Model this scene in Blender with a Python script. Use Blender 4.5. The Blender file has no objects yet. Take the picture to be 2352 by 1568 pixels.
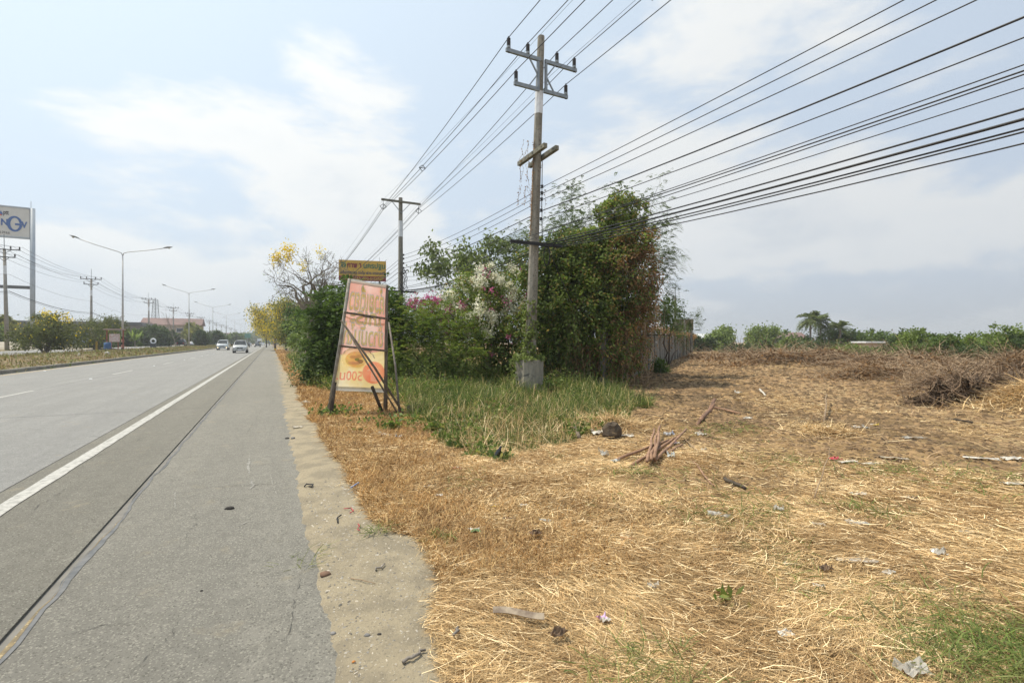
import bpy, math, random
import numpy as np
from mathutils import Vector, Matrix
R = math.radians
sc = bpy.context.scene
C = sc.collection

# ---------------------------------------------------------------- camera, sky, sun, exposure
H = 1.5                                   # eye height
cam_d = bpy.data.cameras.new('camera'); cam = bpy.data.objects.new('camera', cam_d); C.objects.link(cam)
cam_d.lens = 17; cam_d.sensor_width = 36; cam_d.clip_start = .05; cam_d.clip_end = 9000
cam_d.shift_y = 1.5/2352
cam.location = (0, 0, H); cam.rotation_euler = (R(90), 0, 0)
sc.camera = cam
SUN_AZ, SUN_EL = R(80), R(64)             # azimuth to the left of straight ahead, elevation
SUND = Vector((-math.sin(SUN_AZ)*math.cos(SUN_EL), math.cos(SUN_AZ)*math.cos(SUN_EL), math.sin(SUN_EL)))
w = bpy.data.worlds.new('World'); sc.world = w; w.use_nodes = True
nt = w.node_tree; nd = nt.nodes; lk = nt.links
bg = nd['Background']; bg.inputs['Strength'].default_value = .092
sky = nd.new('ShaderNodeTexSky'); sky.sky_type = 'NISHITA'; sky.sun_disc = False
sky.sun_elevation = SUN_EL; sky.sun_rotation = -SUN_AZ
sky.air_density = 1.0; sky.dust_density = 3.0; sky.ozone_density = 1.0
def wn(t, **kw):
    n = nd.new(t)
    for k, v in kw.items(): setattr(n, k, v)
    return n
def wmath(op, a, b=None):
    n = wn('ShaderNodeMath', operation=op)
    for i, q in enumerate((a, b)):
        if q is None: continue
        if isinstance(q, (int, float)): n.inputs[i].default_value = q
        else: lk.new(q, n.inputs[i])
    return n.outputs[0]
tc = wn('ShaderNodeTexCoord'); sep = wn('ShaderNodeSeparateXYZ'); lk.new(tc.outputs['Generated'], sep.inputs[0])
zz = wmath('ADD', wmath('MULTIPLY', wmath('MAXIMUM', sep.outputs[2], 0.0), .55), .5)
cx = wmath('DIVIDE', sep.outputs[0], zz); cy = wmath('DIVIDE', sep.outputs[1], zz)
cmb = wn('ShaderNodeCombineXYZ'); lk.new(cx, cmb.inputs[0]); lk.new(cy, cmb.inputs[1]); lk.new(wmath('MULTIPLY', sep.outputs[2], 3.2), cmb.inputs[2])
def wnoise(scale, detail, rough, dist=0., off=(0, 0, 0)):
    mp = wn('ShaderNodeMapping'); mp.inputs['Location'].default_value = off; lk.new(cmb.outputs[0], mp.inputs[0])
    n = wn('ShaderNodeTexNoise'); n.inputs['Scale'].default_value = scale; n.inputs['Detail'].default_value = detail
    n.inputs['Roughness'].default_value = rough; n.inputs['Distortion'].default_value = dist
    lk.new(mp.outputs[0], n.inputs['Vector']); return n.outputs['Fac']
def wramp(f, a, b):
    n = wn('ShaderNodeMapRange'); n.interpolation_type = 'SMOOTHSTEP'
    n.inputs['From Min'].default_value = a; n.inputs['From Max'].default_value = b; lk.new(f, n.inputs['Value']); return n.outputs[0]
def wmix(f, a, b):
    n = wn('ShaderNodeMix', data_type='RGBA')
    if isinstance(f, (int, float)): n.inputs['Factor'].default_value = f
    else: lk.new(f, n.inputs['Factor'])
    for k, q in (('A', a), ('B', b)):
        i = [s for s in n.inputs if s.name == k and s.type == 'RGBA'][0]
        if isinstance(q, tuple): i.default_value = (*q, 1)
        else: lk.new(q, i)
    return [s for s in n.outputs if s.type == 'RGBA'][0]
# circumsolar brightening of the haze
vd = wn('ShaderNodeVectorMath', operation='DOT_PRODUCT'); lk.new(tc.outputs['Generated'], vd.inputs[0]); vd.inputs[1].default_value = SUND
glow = wmath('POWER', wmath('MULTIPLY', wmath('ADD', vd.outputs['Value'], 1.0), .5), 3.0)
hazec = wmix(glow, (5.4, 6.2, 7.4), (10.8, 12.7, 14.0))
zc_ = wmath('MAXIMUM', sep.outputs[2], 0.0)
hzm = wmath('SUBTRACT', .86, wmath('MULTIPLY', zc_, .15))
base = wmix(hzm, sky.outputs[0], hazec)
low = wmath('POWER', wmath('SUBTRACT', 1.0, wmath('MINIMUM', zc_, 1.0)), 8.0)
base = wmix(wmath('MULTIPLY', low, .8), base, wmix(glow, (4.6, 4.8, 5.0), (9.6, 10.1, 10.4)))
# cumulus bank, thicker towards the horizon, with greyer undersides
cov = wmath('MULTIPLY', wmath('SUBTRACT', .36, zc_), .34)
nb = wmath('ADD', wnoise(1.25, 10, .56, .15, (2.3, .6, 0)), cov)
big = wramp(nb, .47, .575)
fine = wramp(wnoise(3.0, 9, .6, .2, (7.1, 3.3, 0)), .36, .64)
cloudc = wmix(glow, (7.0, 7.15, 7.2), (12.6, 12.7, 12.3))
under = wmix(glow, (5.2, 5.6, 6.1), (9.6, 10.6, 11.4))
deep = wramp(nb, .58, .74)
cloud = wmix(wmath('MULTIPLY', deep, wmath('ADD', .35, wmath('MULTIPLY', wmath('SUBTRACT', 1.0, fine), .6))), cloudc, under)
amt = wmath('MULTIPLY', big, wmath('SUBTRACT', .9, wmath('MULTIPLY', low, .7)))
lk.new(wmix(amt, base, cloud), bg.inputs['Color'])

sun_d = bpy.data.lights.new('sun', 'SUN'); sun_d.energy = 4.1; sun_d.angle = R(1.2); sun_d.color = (1, .91, .75)
sun = bpy.data.objects.new('sun', sun_d); C.objects.link(sun); sun.location = (0, 0, 60)
sun.rotation_euler = SUND.to_track_quat('Z', 'Y').to_euler()
vs = sc.view_settings; vs.view_transform = 'Standard'; vs.look = 'None'; vs.exposure = .18; vs.gamma = 1; vs.use_curve_mapping = False
sc.cycles.use_denoising = True
sc.cycles.max_bounces = 6; sc.cycles.transparent_max_bounces = 8; sc.cycles.volume_bounces = 0
sc.cycles.volume_max_steps = 64

# ---------------------------------------------------------------- helpers
K = 36/17/2352; HV = 785.5
CA, SA = math.cos(R(26.55)), math.sin(R(26.55))
def P(vx, vy, D): return Vector(((vx-1176)*K*D, D, H-(vy-HV)*K*D))     # a sighted point at a known distance
def G(vx, vy, z=0.):                                                    # a sighted point on the ground
    D = (H-z)/((vy-HV)*K); return Vector(((vx-1176)*K*D, D, z))
def RS(s, u, z=0.): return Vector((-SA*s+CA*u, CA*s+SA*u, z))           # along / across the road
def su(x, y): return -SA*x+CA*y, CA*x+SA*y
def sst(a, b, x): t = np.clip((x-a)/(b-a), 0, 1); return t*t*(3-2*t)
_r = np.random.default_rng(5); _ph = _r.uniform(0, 6.28, (64, 2)); _an = _r.uniform(0, 6.28, 64)
def nz(x, y, f, seed=0, oc=3):
    x = np.asarray(x, float); y = np.asarray(y, float); o = 0*x; a = 1.; k = seed*7 % 50
    for i in range(oc):
        for j in range(3):
            q = (k+i*3+j) % 64; c, s_ = math.cos(_an[q]), math.sin(_an[q])
            o = o + a*np.sin(f*(c*x+s_*y)+_ph[q, 0]+1.3*np.sin(f*.7*(c*y-s_*x)+_ph[q, 1]))
        a *= .5; f *= 2.1
    return o/4.5
def poly(pts): return np.array([(p[0], p[1]) for p in pts])
def inpoly(x, y, pg):
    x = np.asarray(x, float); y = np.asarray(y, float); r = np.zeros(x.shape, bool); n = len(pg)
    for i in range(n):
        x0, y0 = pg[i]; x1, y1 = pg[(i+1) % n]
        if y0 == y1: continue
        r ^= ((y0 > y) != (y1 > y)) & (x < (x1-x0)*(y-y0)/(y1-y0)+x0)
    return r
def Gp(*pts): return poly([G(*p) for p in pts])
MOUNDS = [(G(2400, 952), 1.3, .5), (G(2520, 940), 2.0, .7), (G(2250, 955), .8, .1), (G(1690, 985), 1.0, .14), (G(1400, 985), .7, .13), (G(1540, 975), .7, .12),
          (G(2080, 968), .9, .1), (G(1950, 985), .5, .08), (G(1600, 1060), .6, .06), (G(2240, 1110), .9, .07)]
PILES = [(G(2340, 893), 1.4, .75), (G(2190, 903), 1.1, .4), (G(2560, 892), 2.5, .7), (G(2010, 872), 1.6, .22), (G(1800, 845), 2.4, .42),
         (G(2120, 848), 2.6, .3), (G(1900, 838), 3., .4), (G(2330, 845), 3., .25), (G(1720, 835), 2.6, .3), (G(1640, 826), 3., .15)]
PITS = [(G(2270, 926), .9, .8), (G(2190, 930), .65, .5), (G(2340, 912), .9, .8)]
def zg(x, y):
    x = np.asarray(x, float); y = np.asarray(y, float); s, u = su(x, y)
    rt = .018*nz(x, y, 1.7, 1)+.012*nz(x, y, 5.5, 2)*(1-sst(5, 10, np.hypot(x, y)))+.02*nz(x, y, .8, 12)
    for c, r_, h in MOUNDS+PILES: rt = rt+h*np.exp(-((x-c[0])**2+(y-c[1])**2)/(r_*r_*.5))
    for c, r_, h in PITS: rt = rt-h*np.exp(-(((x-c[0])/r_)**2+((y-c[1])/r_)**2)*2)
    rt = rt*sst(.5, 1.6, u)
    e = u+.05*nz(s, 0*s, 2.2, 4)+.035*nz(s, u, 9., 5)
    right = -.06+.075*sst(-.1, .38, e)+rt
    left = -.12+.6*(1-sst(-17.4, -11.5, u))+.1*(1-sst(-29, -26.3, u))+.06*nz(x, y, .25, 3)*(1-sst(-31, -27, u))
    return np.where(u > -5, right, left)
def zz1(x, y): return float(zg(x, y))
def GG(vx, vy):
    p = G(vx, vy)
    for _ in range(4):
        u = CA*p.x+SA*p.y; z = min(zz1(p.x, p.y), 1.2); p = G(vx, vy, max(z, .002) if -11.1 < u < .9 else z)
    return p

def np_mesh(name, V, F):
    V = np.ascontiguousarray(V, np.float32); F = np.ascontiguousarray(F, np.int32); k = F.shape[1]
    me = bpy.data.meshes.new(name); me.vertices.add(len(V)); me.vertices.foreach_set('co', V.ravel())
    me.loops.add(F.size); me.loops.foreach_set('vertex_index', F.ravel())
    me.polygons.add(len(F)); me.polygons.foreach_set('loop_start', np.arange(0, F.size, k, dtype=np.int32))
    try: me.polygons.foreach_set('loop_total', np.full(len(F), k, np.int32))
    except Exception: pass
    me.update(calc_edges=True); return me
def link(name, me, mat=None, parent=None, smooth=False):
    o = bpy.data.objects.new(name, me); C.objects.link(o)
    if mat is not None:
        for m in (mat if isinstance(mat, (list, tuple)) else [mat]): me.materials.append(m)
    if smooth: me.polygons.foreach_set('use_smooth', np.ones(len(me.polygons), bool))
    if parent: o.parent = parent
    return o
class MB:
    def __init__(s): s.v = []; s.f = []; s.mi = []; s.cur = 0
    def add(s, vs_, fs):
        b = len(s.v); s.v += [tuple(v) for v in vs_]; s.f += [tuple(i+b for i in f) for f in fs]; s.mi += [s.cur]*len(fs); return s
    def box(s, c, d, rot=None, taper=1., bev=0.):
        x, y, z = d[0]/2, d[1]/2, d[2]/2; c = Vector(c); vs_ = []
        for k, t in ((-1, 1.), (1, taper)):
            for a, b in ((-1, -1), (1, -1), (1, 1), (-1, 1)): vs_.append(Vector((a*x*t, b*y*t, k*z)))
        if rot is not None: vs_ = [rot @ v for v in vs_]
        return s.add([v+c for v in vs_], [(0, 3, 2, 1), (4, 5, 6, 7), (0, 1, 5, 4), (1, 2, 6, 5), (2, 3, 7, 6), (3, 0, 4, 7)])
    def tube(s, path, rad, n=5, cap=True, sq=None):
        path = [Vector(p) for p in path]; m = len(path)
        if not hasattr(rad, '__len__'): rad = [rad]*m
        vs_ = []; up0 = None
        for i, p in enumerate(path):
            t = (path[min(i+1, m-1)]-path[max(i-1, 0)]);  t = t.normalized() if t.length > 1e-9 else Vector((0, 0, 1))
            if up0 is None: up0 = Vector((1, 0, 0)) if abs(t.z) > .8 else Vector((0, 0, 1))
            a = up0-t*up0.dot(t)
            if a.length < 1e-6: a = t.orthogonal()
            a.normalize(); b = t.cross(a); up0 = a
            for k in range(n):
                q = 6.28318*k/n+(.785 if n == 4 else 0); vs_.append(p+(a*math.cos(q)+b*math.sin(q))*rad[i])
        fs = [(i*n+k, i*n+(k+1) % n, (i+1)*n+(k+1) % n, (i+1)*n+k) for i in range(m-1) for k in range(n)]
        if cap: fs += [tuple(range(n-1, -1, -1)), tuple((m-1)*n+k for k in range(n))]
        return s.add(vs_, fs)
    def lathe(s, c, prof, n=12, rot=None):
        vs_ = []; c = Vector(c)
        for r_, z in prof:
            for k in range(n):
                v = Vector((r_*math.cos(6.28318*k/n), r_*math.sin(6.28318*k/n), z))
                if rot is not None: v = rot @ v
                vs_.append(v+c)
        m = len(prof); fs = [(i*n+k, i*n+(k+1) % n, (i+1)*n+(k+1) % n, (i+1)*n+k) for i in range(m-1) for k in range(n)]
        fs += [tuple(range(n-1, -1, -1)), tuple((m-1)*n+k for k in range(n))]
        return s.add(vs_, fs)
    def prism(s, pts, d):       # pts: 3D polygon, extruded by vector d
        n = len(pts); d = Vector(d); pts = [Vector(p) for p in pts]
        return s.add(pts+[p+d for p in pts], [tuple(range(n-1, -1, -1)), tuple(range(n, 2*n))]+[(i, (i+1) % n, n+(i+1) % n, n+i) for i in range(n)])
    def build(s, name, mat, parent=None, smooth=False):
        me = bpy.data.meshes.new(name); me.from_pydata(s.v, [], s.f)
        o = link(name, me, mat, parent, smooth)
        if any(s.mi): me.polygons.foreach_set('material_index', s.mi)
        return o
def tag(o, label=None, cat=None, group=None, kind=None):
    if label: o['label'] = label
    if cat: o['category'] = cat
    if group: o['group'] = group
    if kind: o['kind'] = kind
    return o
def thing(name, label, cat, loc=(0, 0, 0), rz=0, group=None):
    o = bpy.data.objects.new(name, None); C.objects.link(o); o.location = loc; o.rotation_euler = (0, 0, rz)
    o.empty_display_size = .2
    return tag(o, label, cat, group)
def dup(root, loc=None, rz=None, label=None, parent=None):
    c = root.copy(); C.objects.link(c); c.parent = parent
    if loc is not None: c.location = loc
    if rz is not None: c.rotation_euler = (0, 0, rz)
    if label: c['label'] = label
    for ch in list(root.children): dup(ch, parent=c)
    return c
def local(root, p): return Vector(p)-Vector(root.location)

# ---------------------------------------------------------------- materials
def newmat(name):
    m = bpy.data.materials.new(name); m.use_nodes = True; return m, m.node_tree.nodes, m.node_tree.links
def nmix(n, l, f, a, b):
    x = n.new('ShaderNodeMix'); x.data_type = 'RGBA'
    if isinstance(f, (int, float)): x.inputs[0].default_value = f
    else: l.new(f, x.inputs[0])
    for i, q in ((6, a), (7, b)):
        if isinstance(q, tuple): x.inputs[i].default_value = (*q, 1)
        else: l.new(q, x.inputs[i])
    return x.outputs[2]
def nnoise(n, l, scale, detail=4, rough=.6, coord='Object', stretch=None):
    tcn = n.new('ShaderNodeTexCoord'); t = n.new('ShaderNodeTexNoise')
    t.inputs['Scale'].default_value = scale; t.inputs['Detail'].default_value = detail; t.inputs['Roughness'].default_value = rough
    src = tcn.outputs[coord]
    if stretch:
        mp = n.new('ShaderNodeMapping'); mp.inputs['Scale'].default_value = stretch; l.new(src, mp.inputs[0]); src = mp.outputs[0]
    l.new(src, t.inputs['Vector']); return t.outputs['Fac']
def nrange(n, l, f, a, b, c=0., d=1.):
    x = n.new('ShaderNodeMapRange'); x.interpolation_type = 'SMOOTHSTEP'
    for i, q in enumerate((a, b, c, d)): x.inputs[i+1].default_value = q
    l.new(f, x.inputs[0]); return x.outputs[0]
_mc = {}
def M(name, c1, c2=None, scale=6., rough=.75, detail=5, lo=.35, hi=.65, bump=0., bscale=None, metal=0., spec=.35, isl=0., c3=None, s3=60., stretch=None, alpha=None, coat=0.):
    if name in _mc: return _mc[name]
    m, n, l = newmat(name); b = n['Principled BSDF']
    b.inputs['Roughness'].default_value = rough; b.inputs['Metallic'].default_value = metal; b.inputs['Specular IOR Level'].default_value = spec
    if coat: b.inputs['Coat Weight'].default_value = coat; b.inputs['Coat Roughness'].default_value = .06
    f = nrange(n, l, nnoise(n, l, scale, detail, .62, 'Object', stretch), lo, hi)
    col = nmix(n, l, f, c1, c2 or tuple(min(1, q*.8) for q in c1))
    if c3: col = nmix(n, l, nrange(n, l, nnoise(n, l, s3, 3), .56, .68), col, c3)
    if isl:
        g = n.new('ShaderNodeNewGeometry'); hs = n.new('ShaderNodeHueSaturation'); hs.inputs['Saturation'].default_value = 1
        l.new(nrange(n, l, g.outputs['Random Per Island'], 0, 1, 1-isl, 1+isl), hs.inputs['Value']); l.new(col, hs.inputs['Color']); col = hs.outputs[0]
    l.new(col, b.inputs['Base Color'])
    if alpha is not None: b.inputs['Alpha'].default_value = alpha
    if bump:
        bp = n.new('ShaderNodeBump'); bp.inputs['Strength'].default_value = bump; bp.inputs['Distance'].default_value = .02
        l.new(nnoise(n, l, bscale or scale*8, 4), bp.inputs['Height']); l.new(bp.outputs[0], b.inputs['Normal'])
    _mc[name] = m; return m
def LEAF(name, c1, c2, scale=1.2, trans=.35, isl=.45, c3=None, rough=.5):
    if name in _mc: return _mc[name]
    m, n, l = newmat(name); b = n['Principled BSDF']; out = n['Material Output']
    g = n.new('ShaderNodeNewGeometry')
    f = nrange(n, l, nnoise(n, l, scale, 3), .38, .62)
    rnd = g.outputs['Random Per Island']
    col = nmix(n, l, f, c1, c2)
    if c3: col = nmix(n, l, nrange(n, l, rnd, .86, .9), col, c3)
    hs = n.new('ShaderNodeHueSaturation'); l.new(nrange(n, l, rnd, 0, 1, 1-isl, 1+isl), hs.inputs['Value']); l.new(col, hs.inputs['Color'])
    l.new(hs.outputs[0], b.inputs['Base Color']); b.inputs['Roughness'].default_value = rough; b.inputs['Specular IOR Level'].default_value = .25
    t = n.new('ShaderNodeBsdfTranslucent'); hs2 = n.new('ShaderNodeHueSaturation'); hs2.inputs['Value'].default_value = 1.25; hs2.inputs['Saturation'].default_value = 1.08
    l.new(hs.outputs[0], hs2.inputs['Color']); l.new(hs2.outputs[0], t.inputs['Color'])
    mx = n.new('ShaderNodeMixShader'); mx.inputs[0].default_value = trans; l.new(b.outputs[0], mx.inputs[1]); l.new(t.outputs[0], mx.inputs[2])
    l.new(mx.outputs[0], out.inputs['Surface']); _mc[name] = m; return m
def GLASS(name, col, alpha, rough=.15):
    return M(name, col, col, rough=rough, alpha=alpha, spec=.6)

bark = M('bark', (.12, .095, .07), (.2, .17, .13), 14, .9, bump=.6)
darkbark = M('dark_bark', (.05, .04, .032), (.1, .08, .06), 14, .9, bump=.5)
drytwig = M('dry_twig', (.33, .24, .15), (.21, .145, .09), 5, .9, isl=.35)
greybark = M('grey_bark', (.16, .14, .12), (.26, .23, .2), 10, .9, bump=.5)
conc = M('concrete', (.24, .22, .185), (.33, .31, .27), 3.5, .9, c3=(.15, .14, .12), s3=22, bump=.3)
concpole = M('pole_concrete', (.2, .185, .15), (.29, .27, .23), 2.2, .9, c3=(.12, .115, .1), s3=18, bump=.25, stretch=(3, 3, .7))
oldwood = M('weathered_wood', (.19, .155, .115), (.1, .078, .06), 9, .9, stretch=(4, 4, .6), bump=.4)
crosswood = M('crossarm_concrete', (.23, .22, .17), (.13, .125, .1), 9, .9, bump=.4)
steel = M('galvanised_steel', (.3, .32, .33), (.22, .24, .25), 8, .45, metal=.6)
darksteel = M('dark_steel', (.1, .105, .11), (.16, .165, .17), 8, .55, metal=.5)
blackrub = M('black_rubber', (.018, .018, .02), (.03, .03, .032), 20, .6)
porcelain = M('dark_insulator', (.03, .027, .03), (.045, .04, .045), 20, .25, spec=.6)
whitepaint = M('white_paint', (.72, .74, .76), (.6, .62, .65), 6, .6)
# ---------------------------------------------------------------- ground sheet
GREEN = Gp((655, 815), (690, 850), (705, 875), (750, 897), (895, 906), (935, 950), (1000, 1003), (1090, 1052), (1230, 1050), (1325, 1010), (1440, 965), (1475, 930), (1400, 893), (1300, 868), (900, 830), (700, 812))
def zone(x, y):
    """weights: dry straw, green, sand (the rest is bare dirt)"""
    s, u = su(x, y); D = np.asarray(y, float)
    wob = .12*nz(s, 0*s, 1.9, 6)+.08*nz(x, y, 4.5, 7)
    dist = np.hypot(x, y)
    sand = (1-sst(.62, .85, u+wob-.22*np.exp(-((s-3.4)/.8)**2)))*(u > -2)
    gx, gy = x+.35*nz(x, y, 2.2, 8)+.3*nz(x, y, 9., 18), y+.45*nz(x, y, 2.2, 9)+.4*nz(x, y, 8., 19)
    green = inpoly(gx, gy, GREEN).astype(float)
    far = (D > 24)*(u > 2.3+.5*nz(x, y, .5, 3))*(u < 9+.1*D)*(x < 2)
    green = np.maximum(green, far)
    green = np.where(u < -11, .45+.4*nz(x, y, .7, 9), green)
    straw = 1-sst(5.2, 9.0, dist+1.1*nz(x, y, .55, 10))
    patch = sst(-.1, .45, nz(x, y, 1.1, 11))
    straw = np.maximum(straw, .45*patch*(D < 16)*(u > 4))
    straw = np.maximum(straw, (u < 3.2+.04*D)*(x < 2)*(D < 90))
    bare = np.exp(-(((x-G(1760, 1110)[0])/1.0)**2+((y-G(1760, 1110)[1])/.42)**2))+np.exp(-(((x-G(1450, 1110)[0])/.7)**2+((y-G(1450, 1110)[1])/.35)**2))
    bare = bare+1.2*np.exp(-(((x-G(2230, 1040)[0])/2.2)**2+((y-G(2230, 1040)[1])/.7)**2))
    straw = np.where(u < -5, .4, np.clip(straw-bare*.9, 0, 1)); straw = straw*(1-sand)*(1-green*.85)
    return straw, np.clip(green, 0, 1)*(1-sand), sand
nx_ = 430
t = np.linspace(-1, 1, nx_); kx = math.asinh(3000/3.)
gx = 1.2+3*np.sinh(kx*t); gy = 4.5+3*np.sinh(kx*t)
gy = gy[gy > -80]
X, Y = np.meshgrid(gx, gy); Z = zg(X, Y)
V = np.stack([X, Y, Z], -1).reshape(-1, 3); ny_ = len(gy)
i0 = (np.arange(ny_-1)[:, None]*nx_+np.arange(nx_-1)[None]).ravel()
me = np_mesh('ground', V, np.stack([i0, i0+1, i0+nx_+1, i0+nx_], 1))
st, gr, sd = zone(V[:, 0], V[:, 1])
at = me.color_attributes.new('zone', 'FLOAT_COLOR', 'POINT')
at.data.foreach_set('color', np.stack([st, gr, sd, np.ones_like(st)], 1).astype(np.float32).ravel())
def band(x, y, pts, w_):
    d = np.full(x.shape, 1e9)
    for (x0, y0), (x1, y1) in zip(pts[:-1], pts[1:]):
        t_ = np.clip(((x-x0)*(x1-x0)+(y-y0)*(y1-y0))/((x1-x0)**2+(y1-y0)**2), 0, 1); d = np.minimum(d, np.hypot(x-x0-t_*(x1-x0), y-y0-t_*(y1-y0)))
    return 1-sst(w_*.4, w_*1.5, d+.35*w_*nz(x, y, 1.3, 30))
trk = band(V[:, 0], V[:, 1], Gp((1640, 822), (1760, 858), (1900, 905), (2100, 950), (2352, 1000), (2600, 1050)), 1.1)
wet_shade = np.maximum(band(V[:, 0], V[:, 1], Gp((1480, 960), (1600, 975), (1740, 985), (1860, 960)), .55), band(V[:, 0], V[:, 1], Gp((1500, 890), (1600, 900), (1690, 930)), 1.0))  # damp soil patch, plus shade beside the wall painted into the soil colour
a2 = me.color_attributes.new('soil', 'FLOAT_COLOR', 'POINT'); a2.data.foreach_set('color', np.stack([trk, wet_shade, 0*trk, 1+0*trk], 1).astype(np.float32).ravel())
m, n, l = newmat('ground_soil'); b = n['Principled BSDF']; b.inputs['Roughness'].default_value = .95; b.inputs['Specular IOR Level'].default_value = .15
va = n.new('ShaderNodeVertexColor'); va.layer_name = 'zone'; sx = n.new('ShaderNodeSeparateColor'); l.new(va.outputs[0], sx.inputs[0])
n1 = nnoise(n, l, 1.1, 6, .65); n2 = nnoise(n, l, 11, 6, .7); n3 = nnoise(n, l, 60, 4, .7); n4 = nnoise(n, l, 3.2, 5, .6)
dirt = nmix(n, l, nrange(n, l, n2, .34, .66), (.33, .218, .1), (.2, .13, .062))
dirt = nmix(n, l, nrange(n, l, n1, .45, .62), dirt, (.37, .255, .125))
dirt = nmix(n, l, nrange(n, l, nnoise(n, l, .5, 5, .6), .5, .62), dirt, nmix(n, l, nrange(n, l, n2, .35, .65), (.2, .132, .066), (.115, .078, .042)))
dirt = nmix(n, l, nrange(n, l, n3, .62, .7), dirt, (.38, .27, .14))
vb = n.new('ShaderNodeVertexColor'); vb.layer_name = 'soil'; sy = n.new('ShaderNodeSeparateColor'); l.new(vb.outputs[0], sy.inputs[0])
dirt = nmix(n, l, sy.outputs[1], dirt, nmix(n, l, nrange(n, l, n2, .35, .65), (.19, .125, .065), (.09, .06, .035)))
dirt = nmix(n, l, sy.outputs[0], dirt, nmix(n, l, nrange(n, l, n2, .35, .65), (.42, .305, .165), (.31, .215, .11)))
strawc = nmix(n, l, nrange(n, l, n2, .35, .65), (.40, .26, .125), (.26, .16, .075))
greenc = nmix(n, l, nrange(n, l, n2, .35, .65), (.075, .085, .03), (.16, .125, .06))
sandc = nmix(n, l, nrange(n, l, n4, .4, .62), (.33, .28, .195), (.25, .215, .155))
sandc = nmix(n, l, nrange(n, l, n3, .57, .66), sandc, (.19, .165, .125))
sandc = nmix(n, l, nrange(n, l, nnoise(n, l, 95, 2), .66, .7), sandc, (.5, .46, .38))
def edge(sock, amt):      # break the zone edges up with noise
    a = n.new('ShaderNodeMath'); a.operation = 'MULTIPLY_ADD'; l.new(n2, a.inputs[0]); a.inputs[1].default_value = amt; l.new(sock, a.inputs[2])
    return nrange(n, l, a.outputs[0], .5*amt+.3, .5*amt+.7)
col = nmix(n, l, edge(sx.outputs[0], .8), dirt, strawc); col = nmix(n, l, edge(sx.outputs[1], .7), col, greenc); col = nmix(n, l, edge(sx.outputs[2], .35), col, sandc)
l.new(col, b.inputs['Base Color'])
bp = n.new('ShaderNodeBump'); bp.inputs['Strength'].default_value = .8; bp.inputs['Distance'].default_value = .03
l.new(nnoise(n, l, 24, 7, .72), bp.inputs['Height']); l.new(bp.outputs[0], b.inputs['Normal'])
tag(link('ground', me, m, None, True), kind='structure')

# ---------------------------------------------------------------- road
def slabmat(name, c1, c2, agg, cdark, speck=.66):
    m, n, l = newmat(name); b = n['Principled BSDF']; b.inputs['Roughness'].default_value = .85; b.inputs['Specular IOR Level'].default_value = .3
    big_ = nrange(n, l, nnoise(n, l, .55, 6, .65), .36, .64)
    str_ = nrange(n, l, nnoise(n, l, .9, 5, .65, 'Object', (2.6, .12, 1)), .4, .62)
    col = nmix(n, l, big_, c1, c2); x = n.new('ShaderNodeMath'); x.operation = 'MULTIPLY'; l.new(str_, x.inputs[0]); x.inputs[1].default_value = .6
    col = nmix(n, l, x.outputs[0], col, cdark)
    col = nmix(n, l, nrange(n, l, nnoise(n, l, 7, 6, .75), .35, .7), col, tuple(q*.82 for q in c1))
    vo = n.new('ShaderNodeTexVoronoi'); vo.inputs['Scale'].default_value = 120; tcn = n.new('ShaderNodeTexCoord'); l.new(tcn.outputs['Object'], vo.inputs['Vector'])
    sp = n.new('ShaderNodeSeparateColor'); l.new(vo.outputs['Color'], sp.inputs[0])
    col = nmix(n, l, nrange(n, l, sp.outputs[0], speck, speck+.12), col, agg)
    col = nmix(n, l, nrange(n, l, sp.outputs[1], .84, .94), col, tuple(q*.62 for q in c1))
    col = nmix(n, l, nrange(n, l, nnoise(n, l, 2.3, 6, .7), .58, .78), col, (.27, .235, .17))
    col = nmix(n, l, nrange(n, l, nnoise(n, l, 1.1, 6, .75), .66, .74), col, tuple(q*.6 for q in cdark))
    l.new(col, b.inputs['Base Color'])
    bp = n.new('ShaderNodeBump'); bp.inputs['Strength'].default_value = .9; bp.inputs['Distance'].default_value = .012
    l.new(nnoise(n, l, 80, 5, .75), bp.inputs['Height']); l.new(bp.outputs[0], b.inputs['Normal'])
    return m
asph = slabmat('shoulder_asphalt', (.205, .195, .168), (.24, .228, .196), (.285, .272, .232), (.18, .172, .15), .8)
slabm = slabmat('road_concrete', (.245, .242, .232), (.28, .277, .264), (.33, .325, .305), (.2, .198, .19), .85)
stripm = slabmat('strip_concrete', (.18, .17, .143), (.205, .195, .165), (.27, .26, .22), (.15, .142, .12), .85)
RZ = R(26.55)                                         # road frame: local x across, local y along
road = MB()
for s0, s1 in [(-40, 60), (60, 200), (200, 1500)]: road.box((-5.35, (s0+s1)/2, -.05), (12.6, s1-s0, .06))
road = tag(road.build('road', M('road_base', (.2, .19, .17))), kind='structure'); road.rotation_euler = (0, 0, RZ)
def slab(name, mt, u0, u1, s0, s1, top):
    q = MB(); q.box(((u0+u1)/2, (s0+s1)/2, top-.015), (u1-u0, s1-s0, .03)); return q.build(name, mt, road)
edges = [-32, -22, -12, -4.5, 3.05]+[3.05+10*i for i in range(1, 26)]
for a, b_ in zip(edges[:-1], edges[1:]):
    slab('concrete_slab', slabm, -11.17, -6.545, a, b_-.02, 0); slab('concrete_slab', slabm, -6.53, -2.42, a, b_-.02, 0)
    slab('concrete_strip', stripm, -2.412, -1.22, a, b_-.015, -.002)
slab('concrete_slab', slabm, -11.17, -1.22, edges[-1], 1500, 0)
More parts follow.
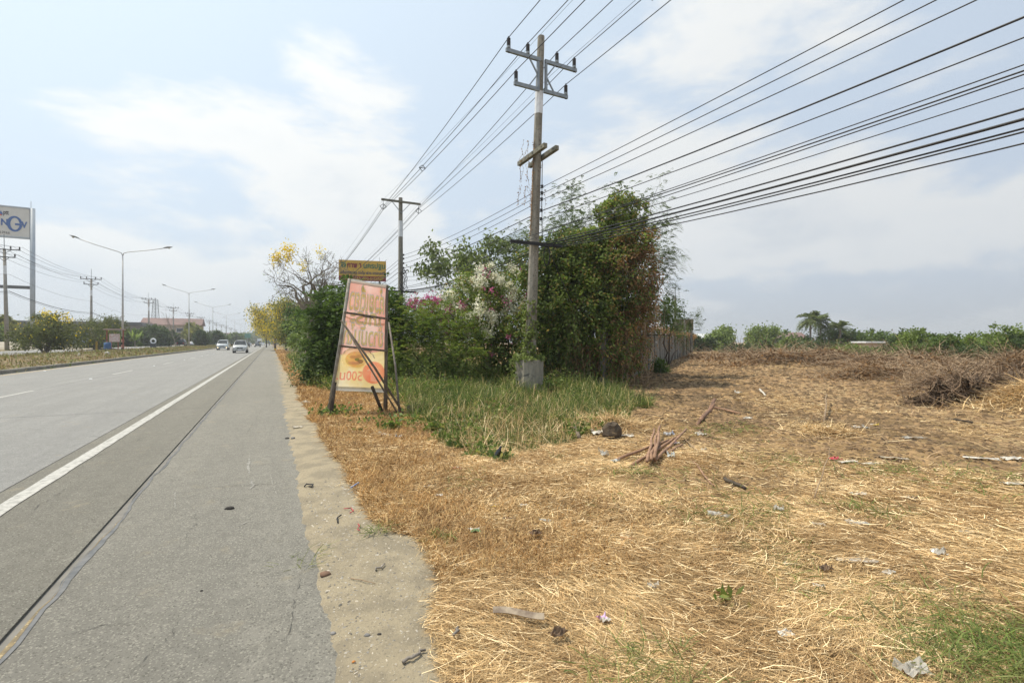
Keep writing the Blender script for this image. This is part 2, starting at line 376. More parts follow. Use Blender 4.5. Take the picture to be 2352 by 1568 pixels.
# shoulder asphalt with a ragged inner seam
ss = np.concatenate([np.arange(-30, 40, .12), np.arange(40, 300, 2), [400, 1500]])
inner = -1.15+.035*nz(ss, 0*ss, 3.1, 12)+.02*nz(ss, 0*ss, 11, 13)
def strip(name, mt, s, ua, ub, z, parent=road):
    V = np.concatenate([np.stack([ua, s, 0*s+z], 1), np.stack([ub, s, 0*s+z], 1)]); k = len(s); i = np.arange(k-1)
    return link(name, np_mesh(name, V, np.stack([i, i+k, i+k+1, i+1], 1)), mt, parent)
strip('shoulder', asph, ss, inner, 0*ss+.95, .001)
tar = M('tar_seal', (.1, .105, .11), (.16, .16, .16), 9, .7)
sandm = M('joint_sand', (.26, .2, .11), (.15, .125, .085), 14, .95, c3=(.42, .34, .2), s3=50)
wv = .014+.022*np.clip(nz(ss, 0*ss, 1.3, 14)+.1, 0, 2)
strip('tar_seal', tar, ss, inner-.01, inner+wv*(1+.6*(ss < 5)), .005)
strip('joint_sand', sandm, ss, inner-.002-.03*np.clip(nz(ss, 0*ss, 3.7, 15)+.1, 0, 1.2)*(ss < 6), inner+.002*(ss < 6)-.003, .0065)
strip('joint_gap', blackrub, ss, inner-.008-.012*np.clip(nz(ss, 0*ss, 5.7, 15)+.2, 0, 1.2), inner-.003, .0045)
jx = np.arange(-2.41, -1.2, .05)
V = np.concatenate([np.stack([jx, 3.03+.012*nz(jx, jx, 9, 3), 0*jx+.0045], 1), np.stack([jx, 3.085+.012*nz(jx, jx, 9, 5), 0*jx+.0045], 1)]); k = len(jx); i = np.arange(k-1)
link('tar_seal', np_mesh('transverse_tar_seal', V, np.stack([i, i+1, i+k+1, i+k], 1)), tar, road)
# painted lines, worn
def paint(name, col, wear):
    m, n, l = newmat(name); b = n['Principled BSDF']; b.inputs['Roughness'].default_value = .7
    f = nrange(n, l, nnoise(n, l, 13, 7, .75), .42, .66); l.new(nmix(n, l, f, col, wear), b.inputs['Base Color'])
    return m
wpaint = paint('white_road_paint', (.43, .42, .39), (.235, .23, .21)); ypaint = paint('yellow_road_paint', (.5, .35, .14), (.3, .26, .2))
sl = np.concatenate([np.arange(-30, 40, .1), np.arange(40, 300, 2), [400, 1500]])
strip('edge_line', wpaint, sl, -2.235+.008*nz(sl, 0*sl, 7, 1), -2.085+.01*nz(sl, 0*sl, 8, 2), .005)
strip('yellow_edge_line', ypaint, sl, -10.84+.006*nz(sl, 0*sl, 3, 1), -10.71+0*sl, .005)
a0 = 12.6
for k in range(-3, 26):
    s0 = 4.4+k*12; q = np.linspace(s0, s0+3.6, 12); strip('lane_dash', wpaint, q, -6.61+.01*nz(q, 0*q, 5, 2), -6.49+.01*nz(q, 0*q, 6, 2), .005)
for k in range(0, 16):
    for uu in ((-6.55,) if k % 1 == 0 else ()):
        q = MB(); q.box((uu, 1.3+12*k, .012), (.1, .1, .022), taper=.6); q.build('road_stud', whitepaint, road)
    if k % 2 == 0:
        q = MB(); q.box((-10.45, 9.2+12*k, .012), (.1, .1, .022), taper=.6); q.build('road_stud', whitepaint, road)
# hairline cracks and a few chalky scuffs on the shoulder
gc = np.random.default_rng(71); crk = M('crack', (.07, .068, .06), (.11, .105, .095), 30, .9); scf = paint('scuff', (.27, .26, .23), (.21, .2, .175))
def crack(v0, v1, w_, mt, wob, name):
    a_, c_ = G(*v0), G(*v1); k = 34; t_ = np.linspace(0, 1, k); px = a_.x+(c_.x-a_.x)*t_+np.cumsum(gc.normal(0, wob, k))*np.sin(3.14*t_)**.5; py = a_.y+(c_.y-a_.y)*t_+np.cumsum(gc.normal(0, wob, k))*np.sin(3.14*t_)**.5
    s_, u_ = su(px, py); wv_ = w_*np.clip(gc.uniform(-.3, 1.3, k), 0, 1)*np.sin(3.14*np.clip(t_, .03, .97)); al = abs(c_.y-a_.y) > abs(c_.x-a_.x)
    V = np.concatenate([np.stack([u_-wv_/2*al, s_-wv_/2*(not al), 0*s_+.0055], 1), np.stack([u_+wv_/2*al, s_+wv_/2*(not al), 0*s_+.0055], 1)]); i = np.arange(k-1)
    link(name, np_mesh(name, V, np.stack([i, i+k, i+k+1, i+1], 1)), mt, road)
for v0, v1, w_ in (((640, 1560), (700, 1290), .006), ((300, 1560), (420, 1400), .006), ((420, 1250), (445, 1175), .006), ((470, 1120), (680, 1108), .012), ((120, 1480), (300, 1440), .006), ((560, 1010), (600, 940), .008), ((200, 1060), (330, 1000), .01), ((60, 1190), (180, 1110), .008)): crack(v0, v1, w_, crk, .012, 'crack')
for v0, v1, w_ in (((574, 1045), (573, 1090), .045), ((574, 1100), (570, 1125), .05), ((618, 1085), (638, 1150), .012), ((408, 1120), (402, 1172), .018), ((520, 1215), (600, 1190), .03)): crack(v0, v1, w_, scf, .004, 'scuff_mark')
# a low pale concrete culvert lip crossing the verge far ahead
# ---------------------------------------------------------------- kerb and median
kb = MB(); kp = [(-11.2, -.04), (-11.2, .16), (-11.22, .19), (-11.41, .19), (-11.41, -.04)]
ks = [-30+2.*i for i in range(60)]+[90+10*i for i in range(40)]+[1200]
vs_ = [(u_, s_, z_+.008*math.sin(s_*1.7)) for s_ in ks for u_, z_ in kp]; nk = len(kp)
kb.add(vs_, [(i*nk+j, (i+1)*nk+j, (i+1)*nk+(j+1) % nk, i*nk+(j+1) % nk) for i in range(len(ks)-1) for j in range(nk)])
kerb = tag(kb.build('kerb', M('kerb_concrete', (.17, .16, .14), (.25, .235, .2), 1.5, .9, c3=(.1, .095, .085), s3=9, bump=.3)), kind='structure'); kerb.rotation_euler = (0, 0, RZ)
sg = np.concatenate([np.arange(-30, 150, 1.), np.arange(150, 500, 5), [800, 1200]]); ug = np.linspace(-11.39, -17.9, 24)
S_, U_ = np.meshgrid(sg, ug, indexing='ij')
def zmed(s, u): return .15+.36*(1-sst(-14.8, -11.35, u))+.05*nz(s, u, 1.1, 16)*(1-sst(-12.2, -11.4, u))-.12*(1-sst(-17.9, -17.1, u))
Vm = np.stack([U_, S_, zmed(S_, U_)], -1).reshape(-1, 3); k = len(ug); i0 = (np.arange(len(sg)-1)[:, None]*k+np.arange(k-1)[None]).ravel()
med = tag(link('median_strip', np_mesh('median_strip', Vm, np.stack([i0, i0+k, i0+k+1, i0+1], 1)), M('median_soil', (.24, .165, .095), (.15, .115, .06), 1.3, .95, c3=(.12, .12, .045), s3=4, bump=.5), None, True), kind='structure'); med.rotation_euler = (0, 0, RZ)
q = MB(); q.box((-22, 560, .47), (8.4, 1240, .1)); far_road = tag(q.build('far_road', slabm), kind='structure'); far_road.rotation_euler = (0, 0, RZ)

# ---------------------------------------------------------------- blades of straw and grass (uncountable: stuff)
def ribbons(rng, p, head, L, wd, rise, curl, droop, seg=3):
    """curved flat blades: p (N,3) roots, heading angle, length, width, pitch, sideways curl"""
    N = len(p); ts = np.linspace(0, 1, seg+1); Vv = np.zeros((N, (seg+1)*2, 3))
    roll = rng.normal(0, .5, N)
    for i, t_ in enumerate(ts):
        a = head+curl*t_; d = np.stack([np.cos(a), np.sin(a)], 1); c = np.zeros((N, 3))
        cp = np.cos(rise)
        c[:, :2] = p[:, :2]+d*(L*t_*cp)[:, None]; c[:, 2] = p[:, 2]+L*t_*np.sin(rise)-droop*L*t_*t_
        sd_ = np.stack([-d[:, 1]*np.cos(roll), d[:, 0]*np.cos(roll), np.sin(roll)], 1)*(wd*(1-.65*t_)/2)[:, None]
        Vv[:, 2*i] = c-sd_; Vv[:, 2*i+1] = c+sd_
    q = (np.arange(N)*(seg+1)*2)[:, None]; F = np.concatenate([q+np.array([[2*i, 2*i+1, 2*i+3, 2*i+2]]) for i in range(seg)])
    return Vv.reshape(-1, 3), F
rng = np.random.default_rng(11)
def sample(nn, x0, x1, y0, y1, wfun, dref=3.):
    """uniform candidates thinned by distance (level of detail) and by the zone weights"""
    out = []; c = 0
    while c < nn:
        x = rng.uniform(x0, x1, 300000); t_ = rng.uniform(0, 1, 300000); y = y0*(y1/y0)**t_
        keep = rng.random(300000) < np.clip(y/np.maximum(x*x+y*y, 1)*dref, 0, 1)*(np.abs(x) < 1.25*y+1.5)
        x, y = x[keep], y[keep]; k2 = rng.random(len(x)) < wfun(x, y)
        q = np.stack([x[k2], y[k2]], 1); out.append(q); c += len(q)
        if len(out) > 40: break
    return np.concatenate(out)[:nn]
def flow(x, y): return 1.2*np.sin(x*3.1+y*2.3)*sst(3, 7, y)+ 2.2*nz(x, y, .9, 20, 2)+1.0*nz(x, y, 2.3, 21, 2)
STRAWM = LEAF('dry_straw', (.60, .435, .225), (.42, .28, .135), 1.3, .15, .5, c3=(.74, .6, .37), rough=.7)
p = sample(250000, -3.5, 13, 1.2, 14, lambda x, y: zone(x, y)[0], 3.5); d = np.hypot(p[:, 0], p[:, 1])
lay = rng.random(len(p))**1.6*np.clip(.032+.04*nz(p[:, 0], p[:, 1], 2.4, 22), .004, .1)
pp = np.concatenate([p, (zg(p[:, 0], p[:, 1])+.004+lay)[:, None]], 1); N = len(p)
V_, F_ = ribbons(rng, pp, flow(p[:, 0], p[:, 1])+rng.normal(0, .6, N)*(1+1.5*sst(4, 7, d)), rng.uniform(.04, .18, N)*(1+.5*(rng.random(N) < .1)), (.0009+.0008*d)*rng.uniform(.5, 1.4, N), rng.normal(.02, .08, N), rng.normal(0, .45, N), rng.uniform(0, .1, N), 3)
tag(link('dry_straw', np_mesh('dry_straw', V_, F_), STRAWM), 'dry yellow cut straw matted over the ground', 'straw', kind='stuff')
# orange dry verge grass, short
p = sample(60000, -60, 4, 2.5, 110, lambda x, y: ((zone(x, y)[0] > .4)*(su(x, y)[1] > .6)*(y > 3)).astype(float)*(1-sst(1.0+.03*y, 3.2+.03*y, su(x, y)[1]+.7*nz(x, y, 1.1, 33))), 9.); d = np.hypot(p[:, 0], p[:, 1]); N = len(p)
pp = np.concatenate([p, zg(p[:, 0], p[:, 1])[:, None]], 1)
V_, F_ = ribbons(rng, pp, rng.uniform(0, 6.28, N), rng.uniform(.04, .14, N)*(1+.02*d), (.003+.0010*d)*rng.uniform(.6, 1.3, N), rng.uniform(.2, 1.1, N), rng.normal(0, .6, N), rng.uniform(0, .5, N), 2)
tag(link('dry_verge_grass', np_mesh('dry_verge_grass', V_, F_), LEAF('orange_grass', (.42, .255, .105), (.31, .19, .085), 1.0, .2, .4, c3=(.5, .36, .17), rough=.7)), 'short orange brown dead grass along the road edge', 'grass', kind='stuff')
# green grass
GRASS = LEAF('green_grass', (.145, .185, .048), (.085, .13, .034), 1.6, .45, .5, c3=(.42, .34, .16))
def gw(x, y): return zone(x, y)[1]*np.clip(.75+.5*nz(x, y, 1.5, 23), .1, 1)
p = sample(95000, -30, 8, 4.5, 60, gw, 12.); d = np.hypot(p[:, 0], p[:, 1]); N = len(p)
pp = np.concatenate([p, zg(p[:, 0], p[:, 1])[:, None]], 1); hh = (.12+.24*sst(6.5, 12, d))*(1+.9*nz(p[:, 0], p[:, 1], 2.1, 24))
V_, F_ = ribbons(rng, pp, rng.uniform(0, 6.28, N), np.clip(hh, .06, 1)*rng.uniform(.5, 1.6, N), (.003+.00075*d)*rng.uniform(.7, 1.4, N), rng.uniform(.5, 1.4, N), rng.normal(0, .5, N), rng.uniform(.1, .8, N), 3)
tag(link('green_grass', np_mesh('green_grass', V_, F_), GRASS), 'green grass and weeds growing round the concrete pole base', 'grass', kind='stuff')
# taller ragged weeds nearer the shrubs
p = sample(11000, -12, 7, 8.0, 19, lambda x, y: zone(x, y)[1]*sst(-.05, .4, nz(x, y, 1.9, 43))*sst(8., 11.5, y), 14.); N = len(p)
pp = np.concatenate([p, zg(p[:, 0], p[:, 1])[:, None]], 1)
V_, F_ = ribbons(rng, pp, rng.uniform(0, 6.28, N), rng.uniform(.3, .95, N)*(.6+.5*sst(9, 14, p[:, 1])), .014*rng.uniform(.6, 1.5, N), rng.uniform(.8, 1.5, N), rng.normal(0, .5, N), rng.uniform(.2, .9, N), 4)
tag(link('tall_weeds', np_mesh('tall_weeds', V_, F_), LEAF('tall_weed', (.16, .2, .055), (.1, .145, .04), 1.2, .45, .5, c3=(.36, .3, .14))), 'tall ragged weeds and grass in front of the shrubs', 'weeds', kind='stuff')
# dry stalks mixed in the green grass
p = sample(8000, -8, 7, 5, 20, lambda x, y: np.clip(zone(x, y)[1], 0, 1), 9.); d = np.hypot(p[:, 0], p[:, 1]); N = len(p)
pp = np.concatenate([p, zg(p[:, 0], p[:, 1])[:, None]], 1)
V_, F_ = ribbons(rng, pp, rng.uniform(0, 6.28, N), rng.uniform(.12, .5, N), (.003+.0006*d)*rng.uniform(.7, 1.2, N), rng.uniform(.4, 1.5, N), rng.normal(0, .4, N), rng.uniform(0, .6, N), 3)
tag(link('dry_stalks', np_mesh('dry_stalks', V_, F_), STRAWM), 'thin dry stalks standing among the green grass', 'grass', kind='stuff')
# sparse green blades in the straw, thick clump lower right
cl_ = [(G(2300, 1470), .3, 900), (G(2340, 1560), .24, 800), (G(2210, 1530), .22, 260), (G(1690, 1195), .22, 160), (G(1990, 1180), .18, 160), (G(1660, 1000), .3, 200), (G(2010, 1085), .3, 150), (G(1460, 1090), .2, 110), (G(700, 1290), .1, 30), (G(865, 1225), .06, 50), (G(1010, 1240), .06, 50), (G(2270, 1120), .5, 300), (G(1770, 1065), .3, 120)]
p = np.concatenate([np.stack([rng.normal(c[0], r_, k), rng.normal(c[1], r_*.8, k)], 1) for c, r_, k in cl_]+[sample(1300, -1, 12, 1.8, 11, lambda x, y: zone(x, y)[0]*sst(.15, .5, nz(x, y, 1.6, 25)), 3.)])
d = np.hypot(p[:, 0], p[:, 1]); N = len(p); pp = np.concatenate([p, zg(p[:, 0], p[:, 1])[:, None]+.02], 1)
V_, F_ = ribbons(rng, pp, rng.uniform(0, 6.28, N), rng.uniform(.06, .2, N), (.003+.0007*d)*rng.uniform(.7, 1.5, N), rng.uniform(.15, .9, N), rng.normal(0, .5, N), rng.uniform(.1, .5, N), 3)
tag(link('green_blades', np_mesh('green_blades', V_, F_), LEAF('fresh_grass', (.15, .2, .05), (.2, .21, .07), 2, .35, .4)), 'fresh green grass blades poking through the dry straw', 'grass', kind='stuff')
# median grass
N = 26000; s_ = 14+190*rng.random(N)**1.6; u_ = rng.uniform(-17.2, -11.5, N); q = np.stack([-SA*s_+CA*u_, CA*s_+SA*u_, zmed(s_, u_)], 1); d = np.hypot(q[:, 0], q[:, 1])
V_, F_ = ribbons(rng, q, rng.uniform(0, 6.28, N), rng.uniform(.08, .3, N)*(1+.9*np.clip(nz(s_, u_, .8, 26), 0, 1)), .0012*d*rng.uniform(.6, 1.4, N), rng.uniform(.4, 1.4, N), rng.normal(0, .5, N), rng.uniform(0, .6, N), 2)
tag(link('median_grass', np_mesh('median_grass', V_, F_), LEAF('median_grass', (.24, .175, .08), (.14, .15, .05), .35, .3, .45, c3=(.17, .2, .06))), 'scrubby brown and green grass on the road median', 'grass', kind='stuff')
# clods, chips and twigs on the cleared dirt
def chips(N, pts, size, rng):
    bx = np.array([[-1, -.6, 0], [1, -.5, 0], [.8, .7, 0], [-.9, .6, 0], [-.5, -.2, .6], [.6, .1, .5]]); fs = np.array([[0, 1, 5], [0, 5, 4], [1, 2, 5], [2, 3, 4], [2, 4, 5], [3, 0, 4]])
    a = rng.uniform(0, 6.28, N); ca, sa = np.cos(a), np.sin(a); sc_ = size[:, None]*rng.uniform(.5, 1.4, (N, 3))
    v = bx[None]*sc_[:, None]; x = v[..., 0]*ca[:, None]-v[..., 1]*sa[:, None]; y = v[..., 0]*sa[:, None]+v[..., 1]*ca[:, None]
    v = np.stack([x, y, v[..., 2]], -1)+pts[:, None]; return v.reshape(-1, 3), (np.arange(N)*6)[:, None, None]+fs[None]
def dw(x, y): s, u = su(x, y); a, b, c = zone(x, y); return np.clip(1-a-b*1.5-c, 0, 1)*(u > 3)*(x > 1.2)
p = sample(46000, 1, 45, 4.5, 60, dw, 12.); d = np.hypot(p[:, 0], p[:, 1]); N = len(p)
V_, F_ = chips(N, np.concatenate([p, zg(p[:, 0], p[:, 1])[:, None]-.004], 1), (.006+.0022*d)*rng.uniform(.4, 1.55, N)**1.7, rng)
tag(link('soil_clods', np_mesh('soil_clods', V_, F_.reshape(-1, 3)), M('clod', (.26, .17, .085), (.14, .092, .05), 3, .95, isl=.5)), 'small brown soil clods and wood chips on cleared dirt', 'soil', kind='stuff')
p = sample(9000, 1, 45, 4.5, 60, dw, 9.); d = np.hypot(p[:, 0], p[:, 1]); N = len(p)
V_, F_ = ribbons(rng, np.concatenate([p, zg(p[:, 0], p[:, 1])[:, None]+.01], 1), rng.uniform(0, 6.28, N), rng.uniform(.1, .5, N)*(1+.05*d), (.003+.0009*d)*rng.uniform(.6, 1.4, N), rng.normal(.05, .12, N), rng.normal(0, .5, N), rng.uniform(0, .15, N), 3)
tag(link('loose_twigs', np_mesh('loose_twigs', V_, F_), M('pale_twig', (.36, .25, .14), (.22, .14, .08), 2, .9, isl=.45)), 'loose twigs and straw scattered over cleared dirt', 'twigs', kind='stuff')
p = sample(2500, -2, 2.5, 1.3, 12, lambda x, y: zone(x, y)[2]*(su(x, y)[1] > .3), 4.); d = np.hypot(p[:, 0], p[:, 1]); N = len(p)
V_, F_ = chips(N, np.concatenate([p, zg(p[:, 0], p[:, 1])[:, None]-.002], 1), (.002+.0009*d)*rng.uniform(.4, 2.2, N), rng)
tag(link('gravel', np_mesh('gravel', V_, F_.reshape(-1, 3)), M('gravel', (.36, .32, .26), (.2, .19, .17), 30, .9, isl=.5)), 'fine gravel scattered over the sandy road edge', 'gravel', kind='stuff')
# ---------------------------------------------------------------- foliage tools
def unit(v): return v/np.maximum(np.linalg.norm(v, axis=-1, keepdims=True), 1e-9)
def rdir(rng, N): return unit(rng.normal(0, 1, (N, 3)))
def quads(base, ax, side, L, Wd):
    """rhombic leaves: base point, unit axis, unit side"""
    N = len(base); L = np.broadcast_to(L, (N,))[:, None]; Wd = np.broadcast_to(Wd, (N,))[:, None]
    m_ = base+ax*L*.45; V = np.stack([base, m_+side*Wd*.5, base+ax*L, m_-side*Wd*.5], 1).reshape(-1, 3)
    return V, (np.arange(N)*4)[:, None]+np.arange(4)[None]
def leaf_obj(name, parts, mat, parent, kind=None):
    Vs, Fs, o = [], [], 0
    for V, F in parts: Vs.append(V); Fs.append(F+o); o += len(V)
    ob = link(name, np_mesh(name, np.concatenate(Vs), np.concatenate(Fs)), mat, parent)
    if kind: ob['kind'] = kind
    return ob
def loose(rng, pts, L, Wd, droop=.3, out=None, centre=None):
    N = len(pts); ax = rdir(rng, N)
    if centre is not None: ax = unit(ax+1.0*unit(pts-centre))
    ax[:, 2] -= droop; ax = unit(ax); sd = unit(np.cross(ax, rdir(rng, N)))
    return quads(pts, ax, sd, L*rng.uniform(.6, 1.35, N), Wd*rng.uniform(.7, 1.3, N))
def fronds(rng, org, dr, L, m, ll, lw, droop=.35):
    """pinnate leaves: m leaflet pairs along each rachis"""
    N = len(org); L = np.broadcast_to(L, (N,))*rng.uniform(.7, 1.3, N); Vs = []
    dr = unit(dr); sd = unit(np.cross(dr, np.array([0, 0, 1.])+.25*rng.normal(0, 1, (N, 3))))
    bs, ax, si = [], [], []
    for j in range(m):
        t_ = (j+.6)/m; p_ = org+dr*(L*t_)[:, None]; p_[:, 2] -= droop*L*t_*t_
        for sg_ in (-1, 1):
            a = unit(sd*sg_+dr*.45+rng.normal(0, .12, (N, 3))-np.array([0, 0, .25])); bs.append(p_); ax.append(a); si.append(unit(np.cross(a, np.cross(dr, sd)+rng.normal(0, .2, (N, 3)))))
    k = len(bs); taper = np.repeat(np.array([math.sin(.35+2.5*((j//2)+.6)/m) for j in range(k)]), N)
    return quads(np.concatenate(bs), np.concatenate(ax), np.concatenate(si), ll*taper, lw*taper)
def ell(vx, vy, D, rx, ry, rd): return (P(vx, vy, D), rx*K*D, rd, ry*K*D)
def crown_pts(rng, ells, N, shell=.55, clumps=60, sig=.14):
    vol = np.array([(e[1]*e[2]*e[3])**.75 for e in ells]); idx = rng.choice(len(ells), clumps*max(1, len(ells)//2), p=vol/vol.sum())
    c = np.array([tuple(e[0]) for e in ells])[idx]; r_ = np.array([e[1:] for e in ells])[idx]; d = rdir(rng, len(idx))
    lump = 1+.16*np.sin(d[:, 0]*5+idx*1.7)*np.sin(d[:, 2]*6+idx)
    cc = c+d*r_*(shell+(1-shell)*rng.random((len(idx), 1))**.6)*lump[:, None]
    j = rng.integers(0, len(cc), N); wt = rng.uniform(.5, 1.3, len(cc))
    ms = r_.mean(1)[j]*sig*wt[j]
    p = cc[j]+rng.normal(0, 1, (N, 3))*ms[:, None]; p[:, 2] = np.maximum(p[:, 2], zg(p[:, 0], p[:, 1])+.03)
    return p, c[j]
def grow(rng, p, d, L, r, depth, tubes, tips, wob=.25, up=.1, nch=(2, 4), spread=.7, seg=5, shrink=.68, minr=.004):
    path = [Vector(p)]; rad = [r]; d = Vector(d).normalized()
    for i in range(seg):
        d = (d+Vector(rng.normal(0, wob, 3))+Vector((0, 0, up))).normalized(); path.append(path[-1]+d*(L/seg)); rad.append(max(minr, r*(1-.45*(i+1)/seg)))
    tubes.append((path, rad, 7 if r > .06 else (5 if r > .02 else 3)))
    if depth == 0: tips.append((path[-1], d)); tips.append((path[len(path)//2], d)); return
    for k in range(int(rng.integers(nch[0], nch[1]+1))):
        i = len(path)-1 if k == 0 else int(rng.integers(max(1, seg//3), seg+1))
        nd_ = (d+Vector(rng.normal(0, spread, 3))*(.5 if k == 0 else 1)).normalized()
        grow(rng, path[i], nd_, L*shrink*rng.uniform(.75, 1.25), max(minr, rad[i]*(.8 if k == 0 else .62)), depth-1, tubes, tips, wob, up, nch, spread, seg, shrink, minr)
def tubes_obj(name, tubes, mat, parent):
    b = MB()
    for pa, ra, n_ in tubes: b.tube(pa, ra, n_, cap=False)
    return b.build(name, mat, parent, True)
def tree(name, label, cat, base, rng, stems, leaf_parts, leafmat, barkmat, group=None, extra=()):
    """thing at its base > trunk, crown (+ flowers); geometry is given in world space"""
    t_ = thing(name, label, cat, base, 0, group); off = -Vector(base)
    def shift(o):
        o.data.transform(Matrix.Translation(off)); o.parent = t_; return o
    if stems:
        o_ = shift(tubes_obj('trunk' if cat != 'vine' else 'stems', stems, barkmat, None))
        if cat in ('vine', 'weed'): o_['kind'] = 'stuff'
    if leaf_parts: shift(leaf_obj('crown', leaf_parts, leafmat, None))
    for nm, parts, mt in extra: shift(leaf_obj(nm, parts, mt, None, 'stuff'))
    return t_
def stems_to(rng, base, pts, r, k=6, wob=.12):
    tb = []
    for q in pts:
        a = Vector(base); c_ = Vector(q); path = [a.lerp(c_, i/k)+Vector(rng.normal(0, wob*(.2+.8*min(i, k-i)/k), 3))*(0 < i) for i in range(k+1)]
        path[0] = a+Vector((rng.normal(0, .04), rng.normal(0, .04), -.05)); tb.append((path, [r*(1-.8*i/k)+.004 for i in range(k+1)], 6))
    return tb
def hang(rng, tops, L, n_leaf, ll, lw):
    """trailing vine strands with leaves: returns tubes and leaf quads"""
    tb, pts = [], []
    for q in tops:
        l_ = L*rng.uniform(.4, 1.3); k = 6; p_ = Vector(q); path = [p_.copy()]
        for i in range(k): p_ = p_+Vector((rng.normal(0, .05), rng.normal(0, .05), -l_/k)); path.append(p_.copy())
        gz = zz1(p_.x, p_.y)+.03
        path = [Vector((v.x, v.y, max(v.z, gz))) for v in path]; tb.append((path, .006, 3))
        for i in range(n_leaf):
            t_ = rng.random()*k; i0 = min(int(t_), k-1); v = path[i0].lerp(path[i0+1], t_-i0); pts.append((v.x+rng.normal(0, .04), v.y+rng.normal(0, .04), v.z))
    return tb, loose(rng, np.array(pts), ll, lw, .8)

L_dark = LEAF('leaf_dark', (.06, .1, .026), (.095, .145, .036), 1.1, .42, .4)
L_feather = LEAF('leaf_feather', (.16, .22, .05), (.11, .165, .04), .9, .48, .35, c3=(.17, .15, .045))
L_bodhi = LEAF('leaf_bodhi', (.13, .17, .06), (.18, .215, .085), 1.5, .42, .4)
L_pale = LEAF('leaf_pale', (.2, .25, .075), (.16, .2, .06), 1.5, .45, .35)
L_vine = LEAF('leaf_vine', (.18, .24, .058), (.12, .17, .044), .8, .46, .45, c3=(.22, .17, .06))
L_brown = LEAF('leaf_dead', (.32, .19, .085), (.22, .13, .065), 1.5, .38, .4)
L_white = LEAF('petal_white', (.86, .85, .72), (.78, .76, .6), 3, .3, .2)
L_pink = LEAF('petal_pink', (.62, .2, .36), (.5, .12, .28), 3, .35, .25)
L_yellow = LEAF('petal_yellow', (.78, .62, .05), (.66, .5, .05), 3, .35, .25)
L_yleaf = LEAF('leaf_yellowish', (.22, .22, .055), (.15, .165, .045), 1., .4, .4)
L_far = LEAF('leaf_far', (.1, .15, .04), (.15, .2, .055), .4, .42, .4)
L_farlight = LEAF('leaf_far_light', (.19, .25, .065), (.15, .2, .055), .4, .45, .35)
L_fard = LEAF('leaf_far_dark', (.06, .09, .03), (.085, .12, .038), .4, .35, .4)

rng = np.random.default_rng(77)
# --- dark broad-leaf bush behind the propped sign
e = [ell(752, 785, 17, 55, 88, 1.1), ell(795, 770, 17.5, 78, 100, 1.3), ell(735, 840, 16.8, 36, 48, .7), ell(860, 770, 17.5, 60, 95, 1.2), ell(770, 700, 17.5, 50, 45, .9), ell(890, 715, 17.8, 45, 45, .8)]
p, c = crown_pts(rng, e, 9000, .35, 90, .16); b0 = G(770, 880)
fr = fronds(rng, p[:2600], unit(p[:2600]-c[:2600])+.5*rdir(rng, 2600), .45, 5, .15, .07, .6)
tree('dark_bush', 'dense dark green bush directly behind the propped banner sign', 'bush', b0, rng, stems_to(rng, b0, [x[0] for x in e], .06), [loose(rng, p, .13, .075, .5, centre=c), fr], L_dark, darkbark)
# --- feathery shrub with pink flowers on top
e = [ell(960, 800, 17, 75, 80, 1.3), ell(1030, 800, 16.6, 70, 85, 1.2), ell(930, 740, 17.5, 55, 50, 1.), ell(1000, 735, 17.3, 55, 45, 1.), ell(1080, 830, 16.2, 50, 60, .9), ell(905, 830, 16.4, 45, 60, .9)]
p, c = crown_pts(rng, e, 5200, .3, 110, .2); b0 = G(985, 878)
fr = fronds(rng, p, unit(p-c)*1.0+.6*rdir(rng, len(p))+np.array([0, 0, .15]), .4, 7, .085, .034, .55)
fl = np.concatenate([np.array(P(vx, vy, 17.2))+rng.normal(0, .10, (90, 3)) for vx, vy in ((955, 690), (970, 697), (985, 684), (1000, 700), (992, 716), (1015, 735), (1003, 690), (945, 700), (1060, 705), (1035, 712))])
tree('flowering_shrub', 'feathery light green shrub topped with pink flowers, left of the pole', 'shrub', b0, rng, stems_to(rng, b0, [x[0] for x in e], .035), [fr], L_feather, bark, extra=[('pink_flowers', [loose(rng, fl, .075, .05, 0)], L_pink)])
# --- white and pink bougainvillea
e = [ell(1110, 720, 18.2, 85, 90, 1.4), ell(1150, 670, 18.4, 60, 65, 1.1), ell(1070, 770, 17.8, 55, 60, 1.), ell(1170, 780, 17.6, 60, 80, 1.1), ell(1080, 680, 18.6, 45, 45, .9)]
p, c = crown_pts(rng, e, 14000, .4, 80, .16); b0 = G(1130, 868)
q, cq = crown_pts(rng, e[:3]+e[4:], 15000, .95, 75, .075); q = q[(q[:, 1] < 18.6) & (q[:, 2] > 1.6)]
cent = np.array(P(1120, 720, 18)); q2, _ = crown_pts(rng, e[:4], 900, .96, 26, .06)
tree('flowering_bougainvillea', 'tall bush covered in white and pink blossom beside the pole', 'bush', b0, rng, stems_to(rng, b0, [x[0] for x in e], .05), [loose(rng, p, .10, .06, .3, centre=c)], L_vine, bark,
     extra=[('white_flowers', [loose(rng, q, .075, .085, 0)], L_white), ('pink_flowers', [loose(rng, q2, .075, .06, 0)], L_pink)])
